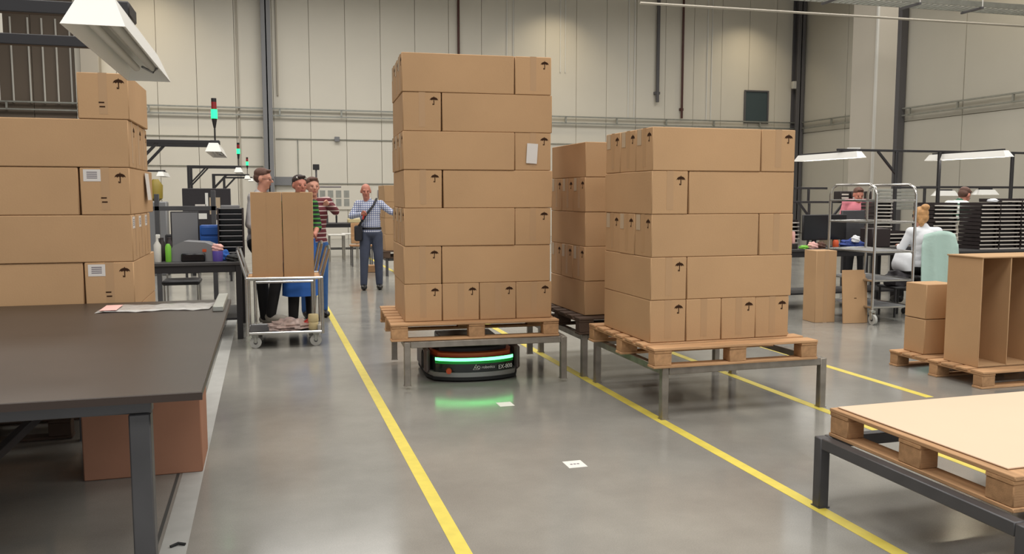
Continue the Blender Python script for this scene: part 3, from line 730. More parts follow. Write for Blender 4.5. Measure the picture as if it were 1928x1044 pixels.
def blob_thing(name, m, loc, r, label, cat, seed=1, amp=.25, freq=5, group=None, n=28, mm=16):
    """crumpled soft heap"""
    o = MB().ell((0, 0, 0), r, n, mm); rnd_ = random.Random(seed); ph = [rnd_.uniform(0, 6) for _ in range(6)]
    nv = []
    for (x, y, z) in o.v:
        k = 1+amp*(math.sin(freq*x/r[0]+ph[0])*math.cos(freq*y/r[1]+ph[1])*.6+.4*math.sin(freq*1.9*z/r[2]+ph[2]+3*x/r[0]))
        nv.append((x*k, y*k, max(z*k, -r[2]*.55)))
    o.v = nv; q = o.build(name, m, None, (loc[0], loc[1], loc[2]+r[2]*.55)); return tag(q, label, cat, group)
blob_thing('crumpled_film', 'crumple', (.22, 8.98, .152), (.20, .14, .07), 'crumpled reddish plastic film on the lower cart shelf', 'plastic film', 3, .3, 7)
tag(MB().cyl((0, 0, .0), (.14, .05, .07), .03, .045, 12).build('red_funnel', 'red', None, (.33, 8.93, .18)), 'red funnel shaped piece on the lower cart shelf', 'funnel')
for k, (z, l) in enumerate(((.152, 'lower cream paper roll stack on the cart shelf'), (.232, 'upper cream paper roll on the cart shelf'))):
    tag(MB().lathe([(.05, 0), (.055, .01), (.052, .07), (.048, .078)], 18).build('paper_roll', 'cream', None, (.455, 8.92, z)), l, 'roll')
tag(MB().lathe([(.022, 0), (.024, .05), (.012, .065), (.012, .08)], 12).build('small_bottle', 'offwhite', None, (.515, 8.87, .152)), 'small white bottle at the right end of the lower cart shelf', 'bottle')
# second cart behind (only its shiny handle ends show)
C2 = thing('tube_cart', 'second chrome cart behind the two tall boxes, only its handle showing', 'cart', (-.12, 9.45, 0))
for X in (.0, .62):
    for Y in (0, .5): MB().cyl((X, Y, .1), (X, Y, .62), .014).build('post', 'chrome', C2)
MB().tube([(0, 0, .6), (.62, 0, .6), (.62, .5, .6), (0, .5, .6)], .014, 8, True).build('shelf_frame', 'chrome', C2)
MB().tube([(.62, .02, .6), (.71, .02, 1.0), (.72, .25, 1.02), (.71, .48, 1.0), (.62, .48, .6)], .014).build('push_handle', 'chrome', C2)
for X in (.05, .57):
    for Y in (.04, .46): MB().cyl((X-.015, Y, .05), (X+.015, Y, .05), .05).build('wheel', 'wheel', C2)
# ============================================================ PEOPLE
def remesh(o, name, m, parent, vox=.012, sm=4, pre=None):
    me = o.mesh(name); t = bpy.data.objects.new('tmp', me); COL.objects.link(t)
    r = t.modifiers.new('r', 'REMESH'); r.mode = 'VOXEL'; r.voxel_size = vox; r.use_smooth_shade = True
    s = t.modifiers.new('s', 'SMOOTH'); s.factor = .5; s.iterations = sm
    dg = bpy.context.evaluated_depsgraph_get(); me2 = bpy.data.meshes.new_from_object(t.evaluated_get(dg))
    bpy.data.objects.remove(t); bpy.data.meshes.remove(me); me2.name = name
    me2.materials.clear(); me2.materials.append(M[m]); me2.shade_smooth()
    q = bpy.data.objects.new(name, me2); COL.objects.link(q); q.parent = parent; return q
V = Vector
def person(label, loc, rz, J, shirt, trousers, shoes, hair, skin='skin', sleeve='short', build=1.0, apron=None, head_pitch=0, head_yaw=0, bald=False, vox=.010, glasses=False, low=True, hairstyle='short'):
    t = thing('person', label, 'person', loc, rz)
    D_ = dict(ank_a=(-.11, .0, .09), knee_a=(-.10, -.02, .49), hip_a=(-.09, 0, .90), ank_b=(.11, 0, .09), knee_b=(.10, -.02, .49), hip_b=(.09, 0, .90),
              pelvis=(0, 0, .96), waist=(0, 0, 1.10), chest=(0, -.005, 1.29), neck=(0, .01, 1.46), head=(0, -.02, 1.62),
              sh_a=(-.175, .01, 1.41), el_a=(-.24, .02, 1.14), wr_a=(-.24, -.06, .90), sh_b=(.175, .01, 1.41), el_b=(.24, .02, 1.14), wr_b=(.24, -.06, .90))
    D_.update(J); P = {k: V(v) for k, v in D_.items()}
    fdir = {}
    def arm(o, s, f, hand=True, upto='wr'):
        o.cap(P['sh_'+s], P['el_'+s], .046+f, .037+f)
        if upto == 'wr': o.cap(P['el_'+s], P['wr_'+s], .038+f, .025+f)
        elif upto == 'half': o.cap(P['el_'+s], P['el_'+s].lerp(P['wr_'+s], .25), .038+f, .037+f)
    def leg(o, s, f, cut=1):
        o.cap(P['hip_'+s], P['knee_'+s], .078*build+f, .054+f); o.cap(P['knee_'+s], P['knee_'+s].lerp(P['ank_'+s], cut), .052+f, .036+f)
    def torso(o, f, z0=None):
        o.ell(P['pelvis'], (.155*build+f, .112*build+f, .11+f)); o.ell(P['waist'], (.142*build+f, .105*build+f, .13+f))
        o.ell(P['chest'], (.165*build+f, .115*build+f, .155+f)); o.cap(P['sh_a'], P['sh_b'], .056+f, .056+f)
        o.ell(P['chest'].lerp(P['neck'], .4), (.13+f, .085+f, .09+f)); o.ell(P['pelvis'].lerp(P['chest'], .3), (.148*build+f, .108*build+f, .12+f)); o.ell(P['pelvis'].lerp(P['chest'], .7), (.15*build+f, .108*build+f, .12+f))
    b = MB(); torso(b, 0)
    for s in 'ab':
        arm(b, s, 0); leg(b, s, 0)
        # hand: palm, four fingers, thumb
        d = (P['wr_'+s]-P['el_'+s]).normalized(); side = d.cross(V((0, 1, .2))).normalized(); nrm = d.cross(side)
        w0 = P['wr_'+s]; b.cap(w0, w0+d*.075, .026, .030)
        for k, ln in enumerate((.062, .072, .068, .052)):
            r0 = w0+d*.085+side*(.021*(1.5-k)/1.0*.85); m1 = r0+d*ln*.55+nrm*.008; b.cap(r0-d*.02, m1, .0095, .009, 8); b.cap(m1, m1+d*ln*.4+nrm*.022, .009, .0078, 8)
        tb = w0+d*.03+side*.024; b.cap(tb, tb+d*.035+side*.025, .0115, .0105, 8); b.cap(tb+d*.035+side*.025, tb+d*.065+side*.028+nrm*.01, .0105, .009, 8)
        a = P['ank_'+s]; b.cap(a+V((0, 0, -.01)), a+V((0, -.10, -.05)), .032, .026)
    b.cap(P['neck']-V((0, 0, .05)), P['head']-V((0, 0, .06)), .058, .054)
    HR = Euler((head_pitch, 0, head_yaw)).to_matrix(); H = P['head']
    def hp(v): return H+HR@V(v)
    e = (head_pitch, 0, head_yaw)
    b.ell(hp((0, .012, .03)), (.077, .095, .092), R=e); b.ell(hp((0, -.022, -.035)), (.060, .070, .082), R=e); b.ell(hp((0, -.058, -.095)), (.030, .026, .022), R=e)
    b.cap(hp((0, -.088, .015)), hp((0, -.112, -.022)), .009, .014, 8); b.cap(hp((-.04, -.078, .028)), hp((.04, -.078, .028)), .010, .010, 8)
    for s_ in (-1, 1): b.ell(hp((s_*.078, .012, -.005)), (.012, .02, .032), R=e); b.ell(hp((s_*.034, -.072, -.02)), (.022, .016, .016), R=e)
    q = remesh(b, 'body', skin, t, vox, 2)
    for s_ in (-1, 1): MB().ell((0, 0, 0), (.0105, .008, .006), 8, 6).build('eye', 'eye', t, hp((s_*.031, -.089, .004)), e)
    MB().ell((0, 0, 0), (.024, .008, .006), 10, 6).build('mouth', 'lip', t, hp((0, -.089, -.056)), e)
    if glasses:
        o = MB()
        for s_ in (-1, 1): o.tube([hp((s_*.033+.022*math.cos(a), -.102, .002+.016*math.sin(a))) for a in [2*PI*i/12 for i in range(12)]], .002, 5, True); o.cyl(hp((s_*.056, -.1, .006)), hp((s_*.08, .01, .004)), .002, n=5)
        o.build('glasses', 'black', t)
    if hair:
        h = MB()
        if bald: h.ell(hp((0, .045, -.005)), (.078, .066, .045), R=e)
        elif hairstyle == 'short': h.ell(hp((0, .022, .062)), (.083, .094, .070), R=e); h.ell(hp((0, .042, .012)), (.0815, .074, .066), R=e); h.cap(hp((-.035, -.056, .098)), hp((.035, -.056, .102)), .018, .018)
        elif hairstyle == 'bun': h.ell(hp((0, .028, .045)), (.092, .102, .088), R=e); h.ell(hp((0, .06, -.01)), (.085, .07, .085), R=e); h.ell(hp((-.02, .09, .12)), (.055, .05, .045), R=e); h.ell(hp((.03, .1, -.07)), (.04, .03, .06), R=e)
        else: h.ell(hp((0, .028, .045)), (.094, .108, .092), R=e); h.ell(hp((0, .06, -.02)), (.085, .07, .1), R=e)
        remesh(h, 'hair', hair, t, .008, 2)
    s1 = MB(); torso(s1, .014)
    for s in 'ab': arm(s1, s, .014, upto={'short': 'half', 'long': 'wr', 'half': 'half'}[sleeve] if isinstance(sleeve, str) else sleeve[s])
    s1.cap(P['chest'].lerp(P['neck'], .75), P['neck'], .072, .068)
    remesh(s1, 'shirt', shirt, t, .013, 3)
    tr = MB(); tr.ell(P['pelvis']+V((0, 0, -.03)), (.168*build, .126*build, .105))
    for s in 'ab': leg(tr, s, .022, 1.0)
    remesh(tr, 'trousers', trousers, t, .013, 3)
    for s in 'ab':
        a = P['ank_'+s]; z = a.z-.09; o = MB(); o.ell((a.x, a.y-.075, z+.044), (.052, .135, .046), 14, 9); o.ell((a.x, a.y+.01, z+.06), (.044, .062, .056), 14, 9)
        o.v = [(x, y, max(y_z, z+.002)) for x, y, y_z in o.v]
        o.build('shoe', shoes, t)
    if apron: apron(t, P)
    return t, P
# bald man in the checked shirt
def belt(t, P): MB().loft([(0, 0, .985, .172, .132), (0, 0, 1.02, .170, .13)], 24).build('belt', 'belt', t)
mt_, P_ = person('bald man in blue checked shirt standing in the aisle, sling bag across', (1.66, 13.95, 0), math.radians(-4),
   dict(head=(-.075, -.03, 1.60), neck=(-.045, .0, 1.45), chest=(-.02, -.005, 1.28), ank_a=(-.13, .0, .09), ank_b=(.125, .03, .09), knee_a=(-.115, -.02, .49), knee_b=(.115, -.01, .49), sh_a=(-.20, .01, 1.39), sh_b=(.165, .01, 1.39),
        el_a=(-.31, -.04, 1.20), wr_a=(-.16, -.22, 1.235), el_b=(.32, -.02, 1.27), wr_b=(.43, -.20, 1.22)),
   'check', 'jeans', 'shoe', 'hair_grey', skin='skin_dark', sleeve='long', build=1.02, apron=belt, head_pitch=.15, bald=True, vox=.009)
bg = thing('sling_bag', 'dark sling bag worn by the bald man, strap across his chest', 'bag', (1.66, 13.95, 0), math.radians(-4))
MB().box(-.27, -.14, -.13, -.02, .80, 1.05, .02).build('pouch', 'belt', bg)
MB().tube([(-.20, -.10, 1.04), (-.15, -.165, 1.12), (-.07, -.165, 1.24), (.04, -.15, 1.38), (.09, -.07, 1.48), (.10, .04, 1.48), (.05, .13, 1.38), (-.08, .15, 1.22), (-.19, .06, 1.03)], .018, 6).build('strap', 'belt', bg)
tag(MB().box(-.012, .012, -.02, .02, -.07, .07, .005).build('red_lanyard', 'red', None, (1.52, 13.69, 1.22), (0, .3, 0)), 'red lanyard held in the bald man\'s raised hand', 'lanyard')
# worker in glasses (profile, facing right)
person('worker in glasses and pale grey shirt standing beside the tray rack', (-.06, 10.35, 0), math.radians(72),
   dict(head=(0, -.06, 1.72), neck=(0, -.01, 1.55), chest=(0, 0, 1.37), waist=(0, .0, 1.17), pelvis=(0, .02, 1.02), sh_a=(-.19, 0, 1.50), sh_b=(.19, .0, 1.50),
        el_a=(-.25, .03, 1.20), wr_a=(-.20, -.18, 1.05), el_b=(.25, .0, 1.22), wr_b=(.2, -.2, 1.06), hip_a=(-.09, .02, .97), hip_b=(.09, .02, .97), knee_a=(-.1, -.22, .60), ank_a=(-.1, -.14, .15), knee_b=(.1, .02, .52)),
   'greyshirt', 'blacktrouser', 'paleshoe', 'hair_brown', sleeve='long', glasses=True, head_pitch=.12, vox=.012)
# two workers watching
def blueapron(t, P):
    o = MB(); o.loft([(0, -.03, .36, .235, .185), (0, -.02, .55, .225, .175), (0, 0, .85, .195, .155), (0, 0, 1.02, .172, .135)], 28)
    o.v = [(x*(1+.04*math.sin(9*math.atan2(y, x))), y*(1+.05*math.sin(9*math.atan2(y, x))), z) for x, y, z in o.v]; o.build('apron', 'bluecloth', t)
P3t, P3p = person('man with sunglasses on his head, green striped shirt and blue apron behind the cart boxes', (.40, 10.30, 0), math.radians(18),
   dict(head=(0,-.02,1.645), sh_b=(.165, .01, 1.42), el_b=(.19, -.06, 1.16), wr_b=(.10, -.22, 1.1)), 'greenstripe', 'blacktrouser', 'shoe', 'hair_dark', skin='skin_dark', apron=blueapron, vox=.012)
sgp = thing('sunglasses', 'shiny sunglasses pushed up on the dark haired man\'s head', 'glasses', (.40, 10.30, 0), math.radians(18))
for s_ in (-1, 1): MB().ell((s_*.035, -.072, 1.735), (.03, .012, .018), 12, 7).build('lens', 'chrome', sgp)
MB().cyl((-.065, -.068, 1.735), (.065, -.068, 1.735), .004, n=6).build('frame', 'black', sgp)
person('man in maroon striped shirt raising his hand to his chin beside the cart boxes', (.58, 10.95, 0), math.radians(12),
   dict(el_b=(.275, -.06, 1.33), wr_b=(.13, -.24, 1.42), sh_b=(.185, -.01, 1.45), el_a=(-.26, -.05, 1.2), wr_a=(-.12, -.24, 1.25), head=(0, -.03, 1.635)),
   'maroonstripe', 'denim', 'shoe', 'hair_brown', skin='skin', sleeve='long', vox=.012, build=1.08)
# ---------------- right side people
wt, wp = person('blond woman with a bun seated with her back turned, white top', (8.14, 9.02, 0), math.radians(168),
   dict(pelvis=(0, .04, .64), waist=(0, .02, .78), chest=(0, 0, .95), neck=(0, -.02, 1.12), head=(.03, -.07, 1.26), sh_a=(-.175, 0, 1.06), sh_b=(.175, 0, 1.06), el_a=(-.27, -.03, .84), wr_a=(-.18, -.24, .86), el_b=(.27, -.05, .84), wr_b=(.18, -.26, .86),
        hip_a=(-.09, 0, .60), knee_a=(-.12, -.40, .60), ank_a=(-.12, -.32, .2), hip_b=(.09, 0, .60), knee_b=(.12, -.40, .60), ank_b=(.12, -.32, .2)),
   'whitecloth', 'blacktrouser', 'shoe', 'hair_blond', sleeve='long', hairstyle='bun', vox=.012)
person('worker in white and green striped top bending over the tray stacks', (9.98, 10.55, 0), math.radians(100),
   dict(pelvis=(0, .16, .98), waist=(0, .08, 1.12), chest=(0, -.06, 1.29), neck=(0, -.20, 1.43), head=(0, -.31, 1.53), sh_a=(-.14, -.14, 1.39), sh_b=(.14, -.14, 1.39), hip_a=(-.09, .14, .92), hip_b=(.09, .14, .92), el_a=(-.17, -.16, 1.12), wr_a=(-.14, -.24, .92), el_b=(.17, -.16, 1.12), wr_b=(.14, -.24, .92)),
   'whitegreen', 'blacktrouser', 'shoe', 'hair_brown', skin='skin_dark', head_pitch=.5, vox=.012, build=.9)
person('worker in pink top behind the grey screen in the right workshop', (9.45, 12.0, 0), math.radians(-20),
   dict(head=(0, -.06, 1.54), neck=(0, 0, 1.40)), 'pink', 'blacktrouser', 'shoe', 'hair_brown', skin='skin_dark', head_pitch=.3, vox=.013)
ch = thing('swivel_chair', 'tall swivel chair of the seated blond woman', 'chair', (8.20, 8.98, 0), math.radians(-12))
MB().box(-.23, .23, -.17, .24, .46, .515, .02).build('seat', 'black', ch); MB().box(-.19, .19, -.235, -.195, .62, 1.02, .02).build('backrest', 'black', ch)
MB().cyl((0, 0, .1), (0, 0, .46), .03).build('gas_column', 'chrome', ch); MB().bar((0, -.15, .49), (0, -.215, .8), .04, .02).build('back_bracket', 'black', ch)
for k in range(5):
    a = 2*PI*k/5+.3; q = MB().bar((0, 0, .1), (.28*math.cos(a), .28*math.sin(a), .08), .04).build('leg', 'black', ch)
    MB().cyl((.28*math.cos(a)-.012, .28*math.sin(a), .035), (.28*math.cos(a)+.012, .28*math.sin(a), .035), .035).build('caster', 'rubber', q)
def drape(name, m, parent, wd, z0, z1, y, folds, amp, seed):
    o = MB(); nx, nz = 40, 14; vs = []; fs = []
    for j in range(nz+1):
        f = j/nz
        for i in range(nx+1):
            u = -1+2*i/nx; ww = wd*(1-.14*f if f < .8 else .89-.9*(f-.8)**1.2)
            z = z0+(z1-z0)*f-.05*(u*u)*(f > .85)
            vs.append((u*ww, y+amp*(1-.5*f)*math.sin(folds*u+seed+1.2*f)-.03*(1-f)+.06*f*(abs(u)**4), z))
    for j in range(nz):
        for i in range(nx): fs.append((j*(nx+1)+i, j*(nx+1)+i+1, (j+1)*(nx+1)+i+1, (j+1)*(nx+1)+i))
    o.add(vs, fs); q = o.build(name, m, parent); s_ = q.modifiers.new('t', 'SOLIDIFY'); s_.thickness = .012; return q
q = drape('cardigan', 'mint', None, .27, .30, 1.09, -.27, 8, .02, .5); q.location = ch.location; q.rotation_euler = ch.rotation_euler
tag(q, 'mint green cardigan hung over the back of the seated woman\'s chair', 'cardigan')
SD = thing('low_stool', 'black low stool holding a white cloth left of the seated woman', 'stool', (7.72, 8.98, 0))
MB().box(-.17, .17, -.17, .17, .36, .39, .01).build('seat', 'black', SD)
for X in (-.14, .14):
    for Y in (-.14, .14): MB().cyl((X, Y, 0), (X, Y, .36), .014, n=8).build('leg', 'black', SD)
blob_thing('navy_bag', 'darkcab', (7.68, 8.95, .39), (.15, .13, .13), 'dark shiny bag on the low stool under the white cloth', 'bag', 9, .2, 5)
blob_thing('white_cloth', 'whitecloth', (7.78, 8.95, .58), (.13, .12, .17), 'white cloth heap left of the seated woman, above the dark bag', 'cloth', 5, .14, 3)
# ============================================================ TROLLEY, right
TR = thing('tube_trolley', 'tall chrome tube trolley with arched ends in the right workshop', 'trolley', (6.9, 8.42, 0))
W, D, Hh = .56, .85, 1.66
for X in (0, W):
    MB().tube([(X, 0, .16), (X, 0, Hh-.12), (X, .035, Hh-.035), (X, .12, Hh), (X, D-.12, Hh), (X, D-.035, Hh-.035), (X, D, Hh-.12), (X, D, .16)], .017, 10).build('end_arch', 'chrome', TR)
for k, z in enumerate((1.47, 1.21, .86, .52, .20)):
    MB().tube([(0, 0, z), (W, 0, z), (W, D, z), (0, D, z)], .013, 8, True).build('shelf_frame', 'chrome', TR)
    if k in (2, 3, 4): MB().box(.0, W, 0, D, z-.012, z, .002).build('shelf', 'greyplastic', TR)
for (X, Y) in ((.0, .0), (W, 0), (0, D), (W, D)):
    q = MB().box(X-.03, X+.03, Y-.03, Y+.03, .14, .17, .004).bar((X-.022, Y, .15), (X-.03, Y-.02, .06), .008, .045).bar((X+.022, Y, .15), (X+.03, Y-.02, .06), .008, .045).build('caster', 'galv', TR)
    MB().cyl((X-.016, Y-.02, .062), (X+.016, Y-.02, .062), .062, n=20).build('wheel', 'wheel', q); MB().cyl((X-.02, Y-.02, .062), (X+.02, Y-.02, .062), .02).build('hub', 'darksteel', q)
# ============================================================ CARTONS, right side
def upbox(name, x, y, z, wx, wy, h, label, rz=0, m='card', seam=True, um=None):
    o = tag(MB().box(-wx/2, wx/2, 0, wy, 0, h, .004).build(name, m, None, (x, y, z), (0, 0, rz)), label, 'box')
    if seam: MB().box(-.025, .025, -.001, .0005, 0, h).build('packing_tape', 'tape', o)
    if um: inst('umbrella_mark', UM, o, (um, 0, h-.07))
    return o
upbox('cardboard_box', 6.47, 8.72, 0, .27, .27, .87, 'tall upright box standing on the floor right of the wide stack', math.radians(-4))
for k in range(3):
    o = tag(MB().box(-.145, .145, 0, .012, 0, .64-.05*k, .002).build('cardboard_sheet', 'card', None, (6.765+.03*k, 8.56+.03*k, .002), (math.radians(-5-2*k), 0, math.radians(-6-8*k))), '%s cardboard sheet leaning beside the trolley wheel' % ('front', 'middle', 'rear')[k], 'cardboard')
    if k == 0: inst('faint_print', FL, o, (.02, 0, .3))
pallet(5.40, 6.72, 5.30, 6.34, .0, 'wooden pallet on the floor at right, carrying open cartons')
for k, (z, l) in enumerate(((.141, 'lower box of the pair on the right floor pallet'), (.452, 'upper box of the pair on the right floor pallet'))):
    carton(5.66, 6.03, z, math.radians(-2), .32, .26, .305, l, um=True, tape=False)
OB = thing('open_carton', 'large open carton with empty compartments on the right floor pallet', 'box', (5.50, 5.45, .141))
for k in range(4): MB().box(.285*k, .285*k+.010, 0, .36, 0, .885, .002).build('side_wall' if k in (0, 3) else 'divider', 'card', OB)
for k in range(3):
    MB().box(.285*k+.010, .285*k+.285, .35, .36, 0, .88, .002).build('back_wall', 'card_in', OB)
    MB().box(.285*k+.010, .285*k+.285, .0, .35, 0, .012, .002).build('bottom_panel', 'card', OB)
MB().box(-.01, .875, -.005, .365, .885, .897, .002).build('top_panel', 'card', OB)
OB.rotation_euler = (0, 0, math.radians(0))
blob_thing('blue_plastic_bag', 'bluegrey', (6.02, 5.3, .42), (.05, .1, .16), 'blue plastic bag hanging at the right edge in front of the open carton', 'bag', 2, .15, 3)
# ============================================================ RIGHT WORKSHOP
def worktable(x0, x1, y0, y1, h, label, m='darktop', mleg='black'):
    t = thing('work_table', label, 'table', ((x0+x1)/2, (y0+y1)/2, 0)); W, D = (x1-x0)/2, (y1-y0)/2
    MB().box(-W, W, -D, D, h-.035, h, .004).build('tabletop', m, t)
    for X in (-W+.04, W-.04):
        for Y in (-D+.04, D-.04): MB().box(X-.03, X+.03, Y-.03, Y+.03, 0, h-.035, .003).build('leg', mleg, t)
    for Y in (-D+.04, D-.04): MB().box(-W+.07, W-.07, Y-.015, Y+.015, h-.11, h-.035, .003).build('apron', mleg, t)
    MB().box(-W+.07, W-.07, -D+.07, D-.07, .2, .225, .003).build('lower_shelf', mleg, t)
    return t
worktable(6.45, 8.68, 9.75, 10.5, .82, 'cluttered dark work table behind the tall box and trolley')
worktable(8.72, 11.6, 9.42, 10.3, .785, 'dark work table under the tray stacks at far right')
worktable(8.85, 9.5, 11.0, 11.6, .88, 'dark work table before the pink worker')
def tray_stack(x, y, z, wx, wy, n, where, rz=0, pitch=.0545):
    grp = 'black trays in the %s' % where
    tm = MB().box(-wx/2, wx/2, -wy/2, wy/2, 0, .016, .003)
    for a in ((-wx/2, -wx/2+.012, -wy/2+.02, wy/2), (wx/2-.012, wx/2, -wy/2+.02, wy/2), (-wx/2, wx/2, wy/2-.012, wy/2), (-wx/2+.03, wx/2-.03, -wy/2+.05, -wy/2+.06)): tm.box(*a, .016, pitch-.006)
    tm = withmat(tm.mesh('tray_body'), 'darkbrown')
    lm = withmat(MB().box(-wx/2-.004, wx/2+.004, -wy/2-.012, -wy/2, .001, .017, .002).mesh('tray_lip'), 'traylip')
    for k in range(n):
        o = inst('tray', tm, None, (x+random.uniform(-.008, .008), y+random.uniform(-.008, .008), z+k*pitch), (0, 0, rz+random.uniform(-.02, .02)))
        i_ = n-k; nth = 'topmost' if i_ == 1 else ('bottom' if k == 0 else NTH[i_-1]+' from the top')
        tag(o, 'black tray, %s in the %s' % (nth, where), 'tray', grp); inst('lip', lm, o)
tray_stack(8.91, 9.68, .786, .39, .40, 12, 'stack right behind the seated woman')
tray_stack(9.655, 9.68, .786, .30, .40, 12, 'first stack right of the bending worker')
tray_stack(9.985, 9.66, .786, .33, .40, 13, 'next stack from the bending worker')
tray_stack(10.335, 9.64, .786, .34, .40, 13, 'stack at the right edge of the picture')
tray_stack(10.70, 9.64, .786, .34, .40, 12, 'stack just beyond the right edge')
tray_stack(8.50, 10.05, .821, .40, .34, 4, 'low stack left of the blond head')
tray_stack(9.18, 11.2, .881, .30, .34, 11, 'stack between trolley and slatted panel')
tray_stack(6.92, 10.3, .821, .28, .3, 7, 'stack just right of the wide box stack')
gp = thing('slatted_panel', 'grey slatted metal panel behind the blond woman\'s head', 'panel', (9.98, 11.75, 1.2))
MB().box(-.44, -.40, -.02, .02, -1.2, .45, .004).build('side_post', 'galv', gp); MB().box(.40, .44, -.02, .02, -1.2, .45, .004).build('side_post', 'galv', gp)
for k in range(6): MB().box(-.40, .40, -.015, .015, .1+.058*k, .15+.058*k, .004).build('slat', 'galv', gp)
def monitor(x, y, z, w_, h, label, rz=0, m='screen', stand=True):
    t = thing('monitor', label, 'monitor', (x, y, z), rz)
    MB().box(-w_/2, w_/2, -.015, .02, .1, .1+h, .008).build('housing', 'black', t); MB().box(-w_/2+.012, w_/2-.012, -.018, -.014, .115, .085+h).build('screen', m, t)
    MB().box(-.03, .03, .0, .03, 0, .15, .004).build('neck', 'black', t); MB().box(-.12, .12, -.08, .1, 0, .012, .004).build('foot', 'black', t)
    return t
monitor(7.23, 10.02, .821, .40, .35, 'dark monitor left of the trolley, beside the wide box stack')
monitor(7.62, 10.1, .821, .34, .35, 'dark monitor seen through the left half of the trolley')
tag(MB().box(-.19, .19, -.02, .02, 0, .5, .006).build('grey_screen', 'darksteel', None, (8.05, 10.3, .821)), 'grey divider screen in front of the pink worker', 'screen')
tag(MB().box(-.15, .15, -.13, .13, 0, .26, .01).build('black_crate', 'darkbrown', None, (8.13, 9.92, .821)), 'black crate behind the middle post of the trolley', 'crate')
for (nm, m, loc, r_, lb, cat, sd) in [('cloth_bundle', 'cloth_pink', (7.06, 9.82, .821), (.07, .05, .06), 'pale pink cloth bundle on the cluttered table', 'cloth', 4),
  ('leather_pouch', 'hair_brown', (7.2, 9.83, .821), (.06, .05, .06), 'brown pouch beside the pink bundle', 'pouch', 6),
  ('navy_cloth', 'cloth_navy', (7.70, 9.84, .821), (.19, .07, .08), 'blue patterned cloth heap seen through the trolley', 'cloth', 7),
  ('white_cloth', 'whitecloth', (7.70, 9.78, .90), (.06, .04, .06), 'white crumpled wrap on the blue patterned cloth', 'cloth', 8),
  ('green_bag', 'green', (6.91, 9.81, .821), (.07, .05, .03), 'bright green bag at the left of the cluttered table', 'bag', 11)]:
    blob_thing(nm, m, loc, r_, lb, cat, sd)
tag(MB().lathe([(.035, 0), (.04, .02), (.04, .09), (.025, .11)], 14).build('orange_jar', 'orange', None, (7.44, 9.85, .821)), 'orange jar in front of the dark monitors', 'jar')
for k in range(2): tag(MB().lathe([(.022, 0), (.024, .02), (.022, .14), (.015, .16)], 12).build('pink_bottle', 'cloth_pink', None, (6.74+.07*k, 9.9, .891)), 'pale pink bottle by the wide box stack, %s' % ('left one' if k == 0 else 'right one'), 'bottle')
tag(MB().box(-.07, .07, -.06, .06, 0, .069, .006).build('dark_carton', 'darkbrown', None, (6.775, 9.9, .821)), 'small dark box carrying the pink bottles', 'box')
tag(MB().box(-.05, .05, -.04, .04, 0, .1, .01).build('red_box', 'red', None, (8.02, 10.42, .821)), 'small red box beside the grey divider screen', 'box')
tag(MB().box(-.16, .16, -.01, .01, 0, .22, .003).build('paper_sheet', 'labeldull', None, (7.75, 10.42, .821)), 'pale paper stack leaning behind the dark monitors', 'paper')
blob_thing('blue_pouch', 'bluecloth', (6.80, 10.3, 1.205), (.07, .05, .06), 'blue and white bag on the tray stack by the box stack', 'bag', 21)
blob_thing('light_gloves', 'whitecloth', (9.72, 9.52, 1.442), (.08, .06, .03), 'pale gloves lying on the trays before the bending worker', 'gloves', 23)
RF = thing('lamp_frame', 'dark steel frame carrying the two bright work lamps on the right', 'frame', (0, 0, 0))
def rbar(p, q_, w_=.04, n_='beam'): MB().bar(p, q_, w_).build(n_, 'black', RF)
rbar((8.5, 11.3, 2.235), (12.2, 11.3, 2.235), .035); rbar((10.43, 11.3, 0), (10.43, 11.3, 2.22), .045, 'post'); rbar((11.9, 11.3, 0), (11.9, 11.3, 2.22), .045, 'post')
rbar((9.6, 11.3, 1.66), (10.4, 11.3, 1.66), .035); rbar((9.6, 11.3, 0), (9.6, 11.3, 2.22), .045, 'post'); rbar((9.62, 11.3, 1.85), (9.25, 11.3, 2.22), .035, 'brace')
hung_lamp(8.60, 10.85, 2.10, 'bright work lamp just right of the wide box stack', 1.6)
hung_lamp(10.50, 10.02, 2.10, 'bright work lamp at upper right above the tray stacks', 1.6)
hung_lamp(12.41, 13.0, 1.53, 'bright work lamp low behind the slatted panel', .5, PI/2)
hung_lamp(13.34, 13.0, 1.55, 'bright work lamp low behind the bending worker', .5, PI/2)
RB = thing('lamp_frame', 'low dark frame behind, carrying the two distant low lamps', 'frame', (0, 0, 0))
for (p, q_, n_) in (((11.6, 13, 1.69), (14.5, 13, 1.69), 'beam'), ((11.7, 13, 0), (11.7, 13, 1.67), 'post'), ((14.4, 13, 0), (14.4, 13, 1.67), 'post')): MB().bar(p, q_, .04).build(n_, 'black', RB)
BF = thing('bench_frame', 'black bench frame with brackets right of the wide box stack', 'frame', (0, 0, 0))
for (p, q_, n_) in (((8.75, 12.8, 1.42), (10.6, 12.8, 1.42), 'beam'), ((9.1, 12.8, 0), (9.1, 12.8, 1.4), 'post'), ((9.55, 12.8, 0), (9.55, 12.8, 1.4), 'post'), ((9.12, 12.8, 1.15), (8.9, 12.8, 1.4), 'brace'), ((9.57, 12.8, 1.15), (9.8, 12.8, 1.4), 'brace'), ((8.8, 12.8, 1.66), (9.45, 12.8, 1.66), 'beam'), ((9.08, 12.8, 1.44), (9.08, 12.8, 1.64), 'post'), ((10.55, 12.8, 0), (10.55, 12.8, 1.4), 'post')):
    MB().bar(p, q_, .035).build(n_, 'black', BF)
